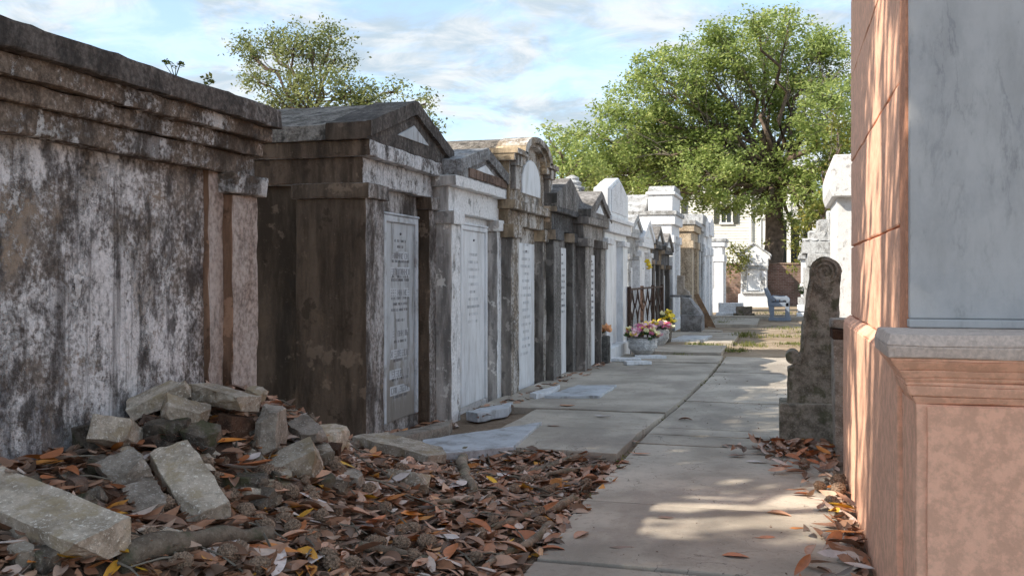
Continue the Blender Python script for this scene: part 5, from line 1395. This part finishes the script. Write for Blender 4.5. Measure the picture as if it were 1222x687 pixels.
while cnt < 205:
    px, py = rl.uniform(0, 720), rl.uniform(520, 687)
    p = on_earth(px, py)
    if p.x > -1.16 or p.y > 7.3 or p.x < -3.15: continue
    kd = rl.choices(KINDS, WT)[0]
    if px < 410: where, grp = 'among the rubble and litter left of split slab', 'large leaves lying in the litter by the rubble'
    else: where, grp = 'in the litter bed beside the walkway edge', 'large leaves lying in the litter by the walkway'
    fallen(p.x, p.y, gh(p.x, p.y) + (rl.uniform(.03, .09) if px < 400 and py < 600 else rl.uniform(.03, .06)), kd, where, grp, 0.27, s=rl.uniform(.9, 1.15)); cnt += 1
for (px, py, kd, yaw) in ((660, 655, 'russet', .1), (694, 639, 'tan', 1.2), (878, 664, 'russet', -.1), (910, 641, 'russet', .1), (948, 630, 'orange', .4), (742, 653, 'brown', .3), (795, 618, 'brown', 0),
                          (764, 541, 'russet', .2), (755, 527, 'brown', .1), (880, 544, 'brown', -.1), (905, 551, 'pale', 0), (933, 558, 'russet', .2), (950, 563, 'tan', 0), (930, 614, 'tan', -.3), (960, 590, 'russet', 0),
                          (818, 500, 'brown', .2), (755, 480, 'tan', 0), (677, 485, 'tan', 0), (660, 508, 'brown', 0), (720, 497, 'pale', 0), (870, 531, 'brown', -.2)):
    z = 0.013 if px > 735 or py > 560 else 0.046
    p = on_ground(px, py, z)
    fallen(p.x, p.y, z + 0.003, kd, 'lying alone on the bare paving', 'scattered leaves on the paving', 0.04, yaw, 0.95)
for (px, py, kd) in ((995, 611, 'yellow'), (1003, 606, 'yellow'), (1006, 638, 'orange'), (1015, 644, 'russet'), (995, 645, 'russet'), (1000, 664, 'pale'), (975, 672, 'tan'), (958, 680, 'russet'), (985, 628, 'tan'),
                     (975, 634, 'brown'), (1010, 600, 'tan'), (996, 582, 'orange'), (1020, 660, 'brown'), (1025, 678, 'pale'), (968, 660, 'tan'), (1012, 650, 'brown')):
    p = on_ground(px, py, 0.04); fallen(min(p.x, .36), p.y, 0.05, kd, 'along the foot of the pink tomb', 'leaves along the pink tomb', 0.3)
for i in range(46):
    px, py = rl.uniform(925, 1003), rl.uniform(520, 562)
    p = on_ground(px, py, 0.05)
    if p.y > 8.15 or p.x > .36: continue
    fallen(p.x, p.y, 0.03 + rl.random() * .07, rl.choices(KINDS, [20, 34, 30, 8, 3, 0])[0], 'heaped against the foot of the scroll stone', 'leaves piled at the scroll stone', 0.4, s=.9)
# seed cones
def cone_mesh(seed):
    rr = random.Random(seed); b = MB(); n, m = 10, 11
    L, W = rr.uniform(.042, .055), rr.uniform(.026, .033)
    bm = bmesh.new(); bmesh.ops.create_uvsphere(bm, u_segments=16, v_segments=14, radius=1.0)
    for v in bm.verts:
        z = v.co.z; a = math.atan2(v.co.y, v.co.x); k_ = 1 + 0.16 * math.sin(a * 6 + z * 9) * math.sin(z * 15 + a * 2)
        t = 1 - 0.22 * z
        v.co = Vector((z * L, v.co.x * W * k_ * t, v.co.y * W * k_ * t))
    for f in list(bm.faces):
        pass
    r_ = bmesh.ops.poke(bm, faces=[f for f in bm.faces if len(f.verts) == 4], offset=0.0)
    for v in r_['verts']:
        d_ = Vector((0, v.co.y, v.co.z)); v.co += (d_.normalized() if d_.length > 1e-6 else d_) * rr.uniform(.004, .009)
    me = bpy.data.meshes.new('seed_cone'); bm.to_mesh(me); bm.free(); me.materials.append(MATS['cone_brown']); return me
cms = [cone_mesh(s) for s in range(5)]
def cone(x, y, z, where, grp, s=1.0):
    o = bpy.data.objects.new('seed_cone', rl.choice(cms)); col.objects.link(o); o.location = (x, y, z)
    o.rotation_euler = (rl.uniform(0, 6.28), rl.gauss(0, .25), rl.uniform(0, 6.28)); o.scale = (s,) * 3
    return tag(o, f'brown knobbly magnolia seed cone {where}', 'seed cone', grp)
cnt = 0
while cnt < 75:
    px, py = rl.uniform(150, 715), rl.uniform(560, 687)
    p = on_earth(px, py)
    if p.x > -1.18 or p.y > 7.3 or p.x < -3.0: continue
    where, grp = ('in the litter left of the split slab', 'cones in the litter by the rubble') if px < 410 else ('in the litter bed beside the walkway', 'cones in the litter by the walkway')
    cone(p.x, p.y, gh(p.x, p.y) + .04, where, grp, rl.uniform(.85, 1.1)); cnt += 1
for px, py in ((978, 583), (1001, 586), (993, 603), (1000, 578), (960, 556), (1012, 575)):
    p = on_ground(px, py, .03); cone(min(p.x, .34), p.y, .047, 'on the paving beside the pink tomb', 'cones beside the pink tomb', 1.1)
# gritty crumbs and twigs over the bank
cr_v, cr_f = [], []
for i in range(3600):
    y = rl.uniform(3.2, 7.4); x = rl.uniform(-3.1, -1.14); s = rl.uniform(.005, .02); z = gh(x, y) + rl.uniform(0, .03)
    q = [np.array((x, y, z)) + np.array((rl.uniform(-s, s), rl.uniform(-s, s), rl.uniform(-s, s))) for _ in range(4)]
    b = len(cr_v); cr_v += q; cr_f += [(b, b + 1, b + 2), (b, b + 1, b + 3), (b, b + 2, b + 3), (b + 1, b + 2, b + 3)]
for i in range(420):
    y = rl.uniform(3.8, 16); x = rl.uniform(-1.1, .34); s = rl.uniform(.003, .010) * (1 if y < 9 else 1.5)
    if rl.random() < .5: x = .36 - abs(rl.gauss(0, .16))
    z = 0.016
    q = [np.array((x, y, z)) + np.array((rl.uniform(-s, s), rl.uniform(-s, s), rl.uniform(-s, s) * .6)) for _ in range(4)]
    b = len(cr_v); cr_v += q; cr_f += [(b, b + 1, b + 2), (b, b + 1, b + 3), (b, b + 2, b + 3), (b + 1, b + 2, b + 3)]
me = bpy.data.meshes.new('grit'); me.from_pydata([tuple(v) for v in cr_v], [], cr_f); me.update()
o = link('grit', me, None, 'brick_brown'); tag(o, 'grit and crumbs of plaster scattered in the leaf litter', 'grit', kind='stuff')
tw = MB()
for i in range(170):
    y = rl.uniform(3.0, 7.3); x = rl.uniform(-3.0, -1.2); a = rl.uniform(0, 6.28); L = rl.uniform(.08, .3)
    p = Vector((x, y, gh(x, y) + .04)); q = Vector((x + L * math.cos(a), y + L * math.sin(a), 0)); q.z = gh(q.x, q.y) + .05
    if q.x > -1.15 or q.x < -3.15: continue
    tw.tube([p, p.lerp(q, .5) + Vector((0, 0, .012)), q], [.006, .005, .003], 4)
o = tw.build('twigs_litter', 'twig_bark', None); tag(o, 'dry twigs strewn through the leaf litter', 'twigs', kind='stuff')

# ------------------------------------------------------------------ grass and weeds
gvs, gfs, grn = [], [], []
def tuft(x, y, z, n, hgt, spread):
    for i in range(n):
        a = rl.uniform(0, 6.28); r_ = abs(rl.gauss(0, spread)); bx, by = x + r_ * math.cos(a), y + r_ * math.sin(a)
        h_ = hgt * rl.uniform(.4, 1.2); w_ = rl.uniform(.004, .009); le = rl.uniform(-.5, .5) * h_; lb = rl.uniform(-.5, .5) * h_; c_, s_ = math.cos(a), math.sin(a)
        b = len(gvs)
        gvs.extend([(bx - c_ * w_, by - s_ * w_, z), (bx + c_ * w_, by + s_ * w_, z), (bx + le + c_ * w_ * .3, by + lb + s_ * w_ * .3, z + h_), (bx + le - c_ * w_ * .3, by + lb - s_ * w_ * .3, z + h_)])
        gfs.append((b, b + 1, b + 2, b + 3)); grn.extend([rl.random()] * 4)
for px, py, n, h_, sp_ in ((887, 402, 260, .10, .3), (884, 412, 200, .09, .25), (880, 420, 160, .08, .2), (828, 413, 120, .07, .3), (838, 413, 120, .07, .3), (850, 413, 120, .06, .3), (812, 426, 90, .05, .25),
                           (948, 411, 500, .045, .5), (955, 402, 500, .05, .6), (950, 392, 300, .05, .6), (900, 376, 250, .1, .8), (872, 384, 150, .1, .4), (855, 388, 120, .12, .25), (933, 374, 160, .1, .5)):
    p = on_ground(px, py)
    for i in range(6): tuft(p.x + rl.gauss(0, sp_ * .5), p.y + rl.gauss(0, sp_), 0.0, n // 6, h_, sp_ * .4)
for i in range(40):
    y = rl.uniform(6, 17); x = left_edge(y) + rl.uniform(-.03, .01); tuft(x, y, 0.0, 3, .022, .02)
o = npmesh('grass', np.array(gvs), np.array(gfs), 'grass_blades', None, np.array(grn)); tag(o, 'sparse grass tufts between the far slabs', 'grass', kind='stuff')
def weed(px, py, X, label, n=5, s=.06):
    y = yx(px, X); z = zx(px, py, X)
    t = thing('weed', label, 'weed', (X - 0.02, y, 2.37 if z > 2 else z))
    st = MB(); cs = []
    for i in range(n):
        q = Vector((rl.gauss(0, s * .5), rl.gauss(0, s), s * rl.uniform(.5, 1.4))); limb(st, (0, 0, -0.01), q, .003, .0015, .3, 3, 4); cs.append(tuple(q))
    st.build('stem', 'green_leaf', t); leaf_cloud('foliage', cs, 7, .012, .03, 'shrub_leaves', t)
weed(213, 88, -3.0, 'tiny weed sprouting on the middle of the mottled tomb cornice')
weed(247, 103, -3.0, 'smaller weed near the far end of the mottled tomb cornice', 4, .04)
p = on_ground(957, 360, 0.9)
fw = thing('flower_bunch', 'white flowers with green leaves on the marble steps by the bench', 'flowers', (st.location.x if hasattr(st, 'location') else .7, 32.8, 0.7))
for j in range(14): blossom(fw, 'white', (R.uniform(-.25, .1), R.uniform(-.1, .1), R.uniform(.15, .5)), 2.0)
for j in range(14): blossom(fw, 'green', (R.uniform(-.25, .1), R.uniform(-.1, .1), R.uniform(0, .3)), 2.2, 'leaf_sprig')
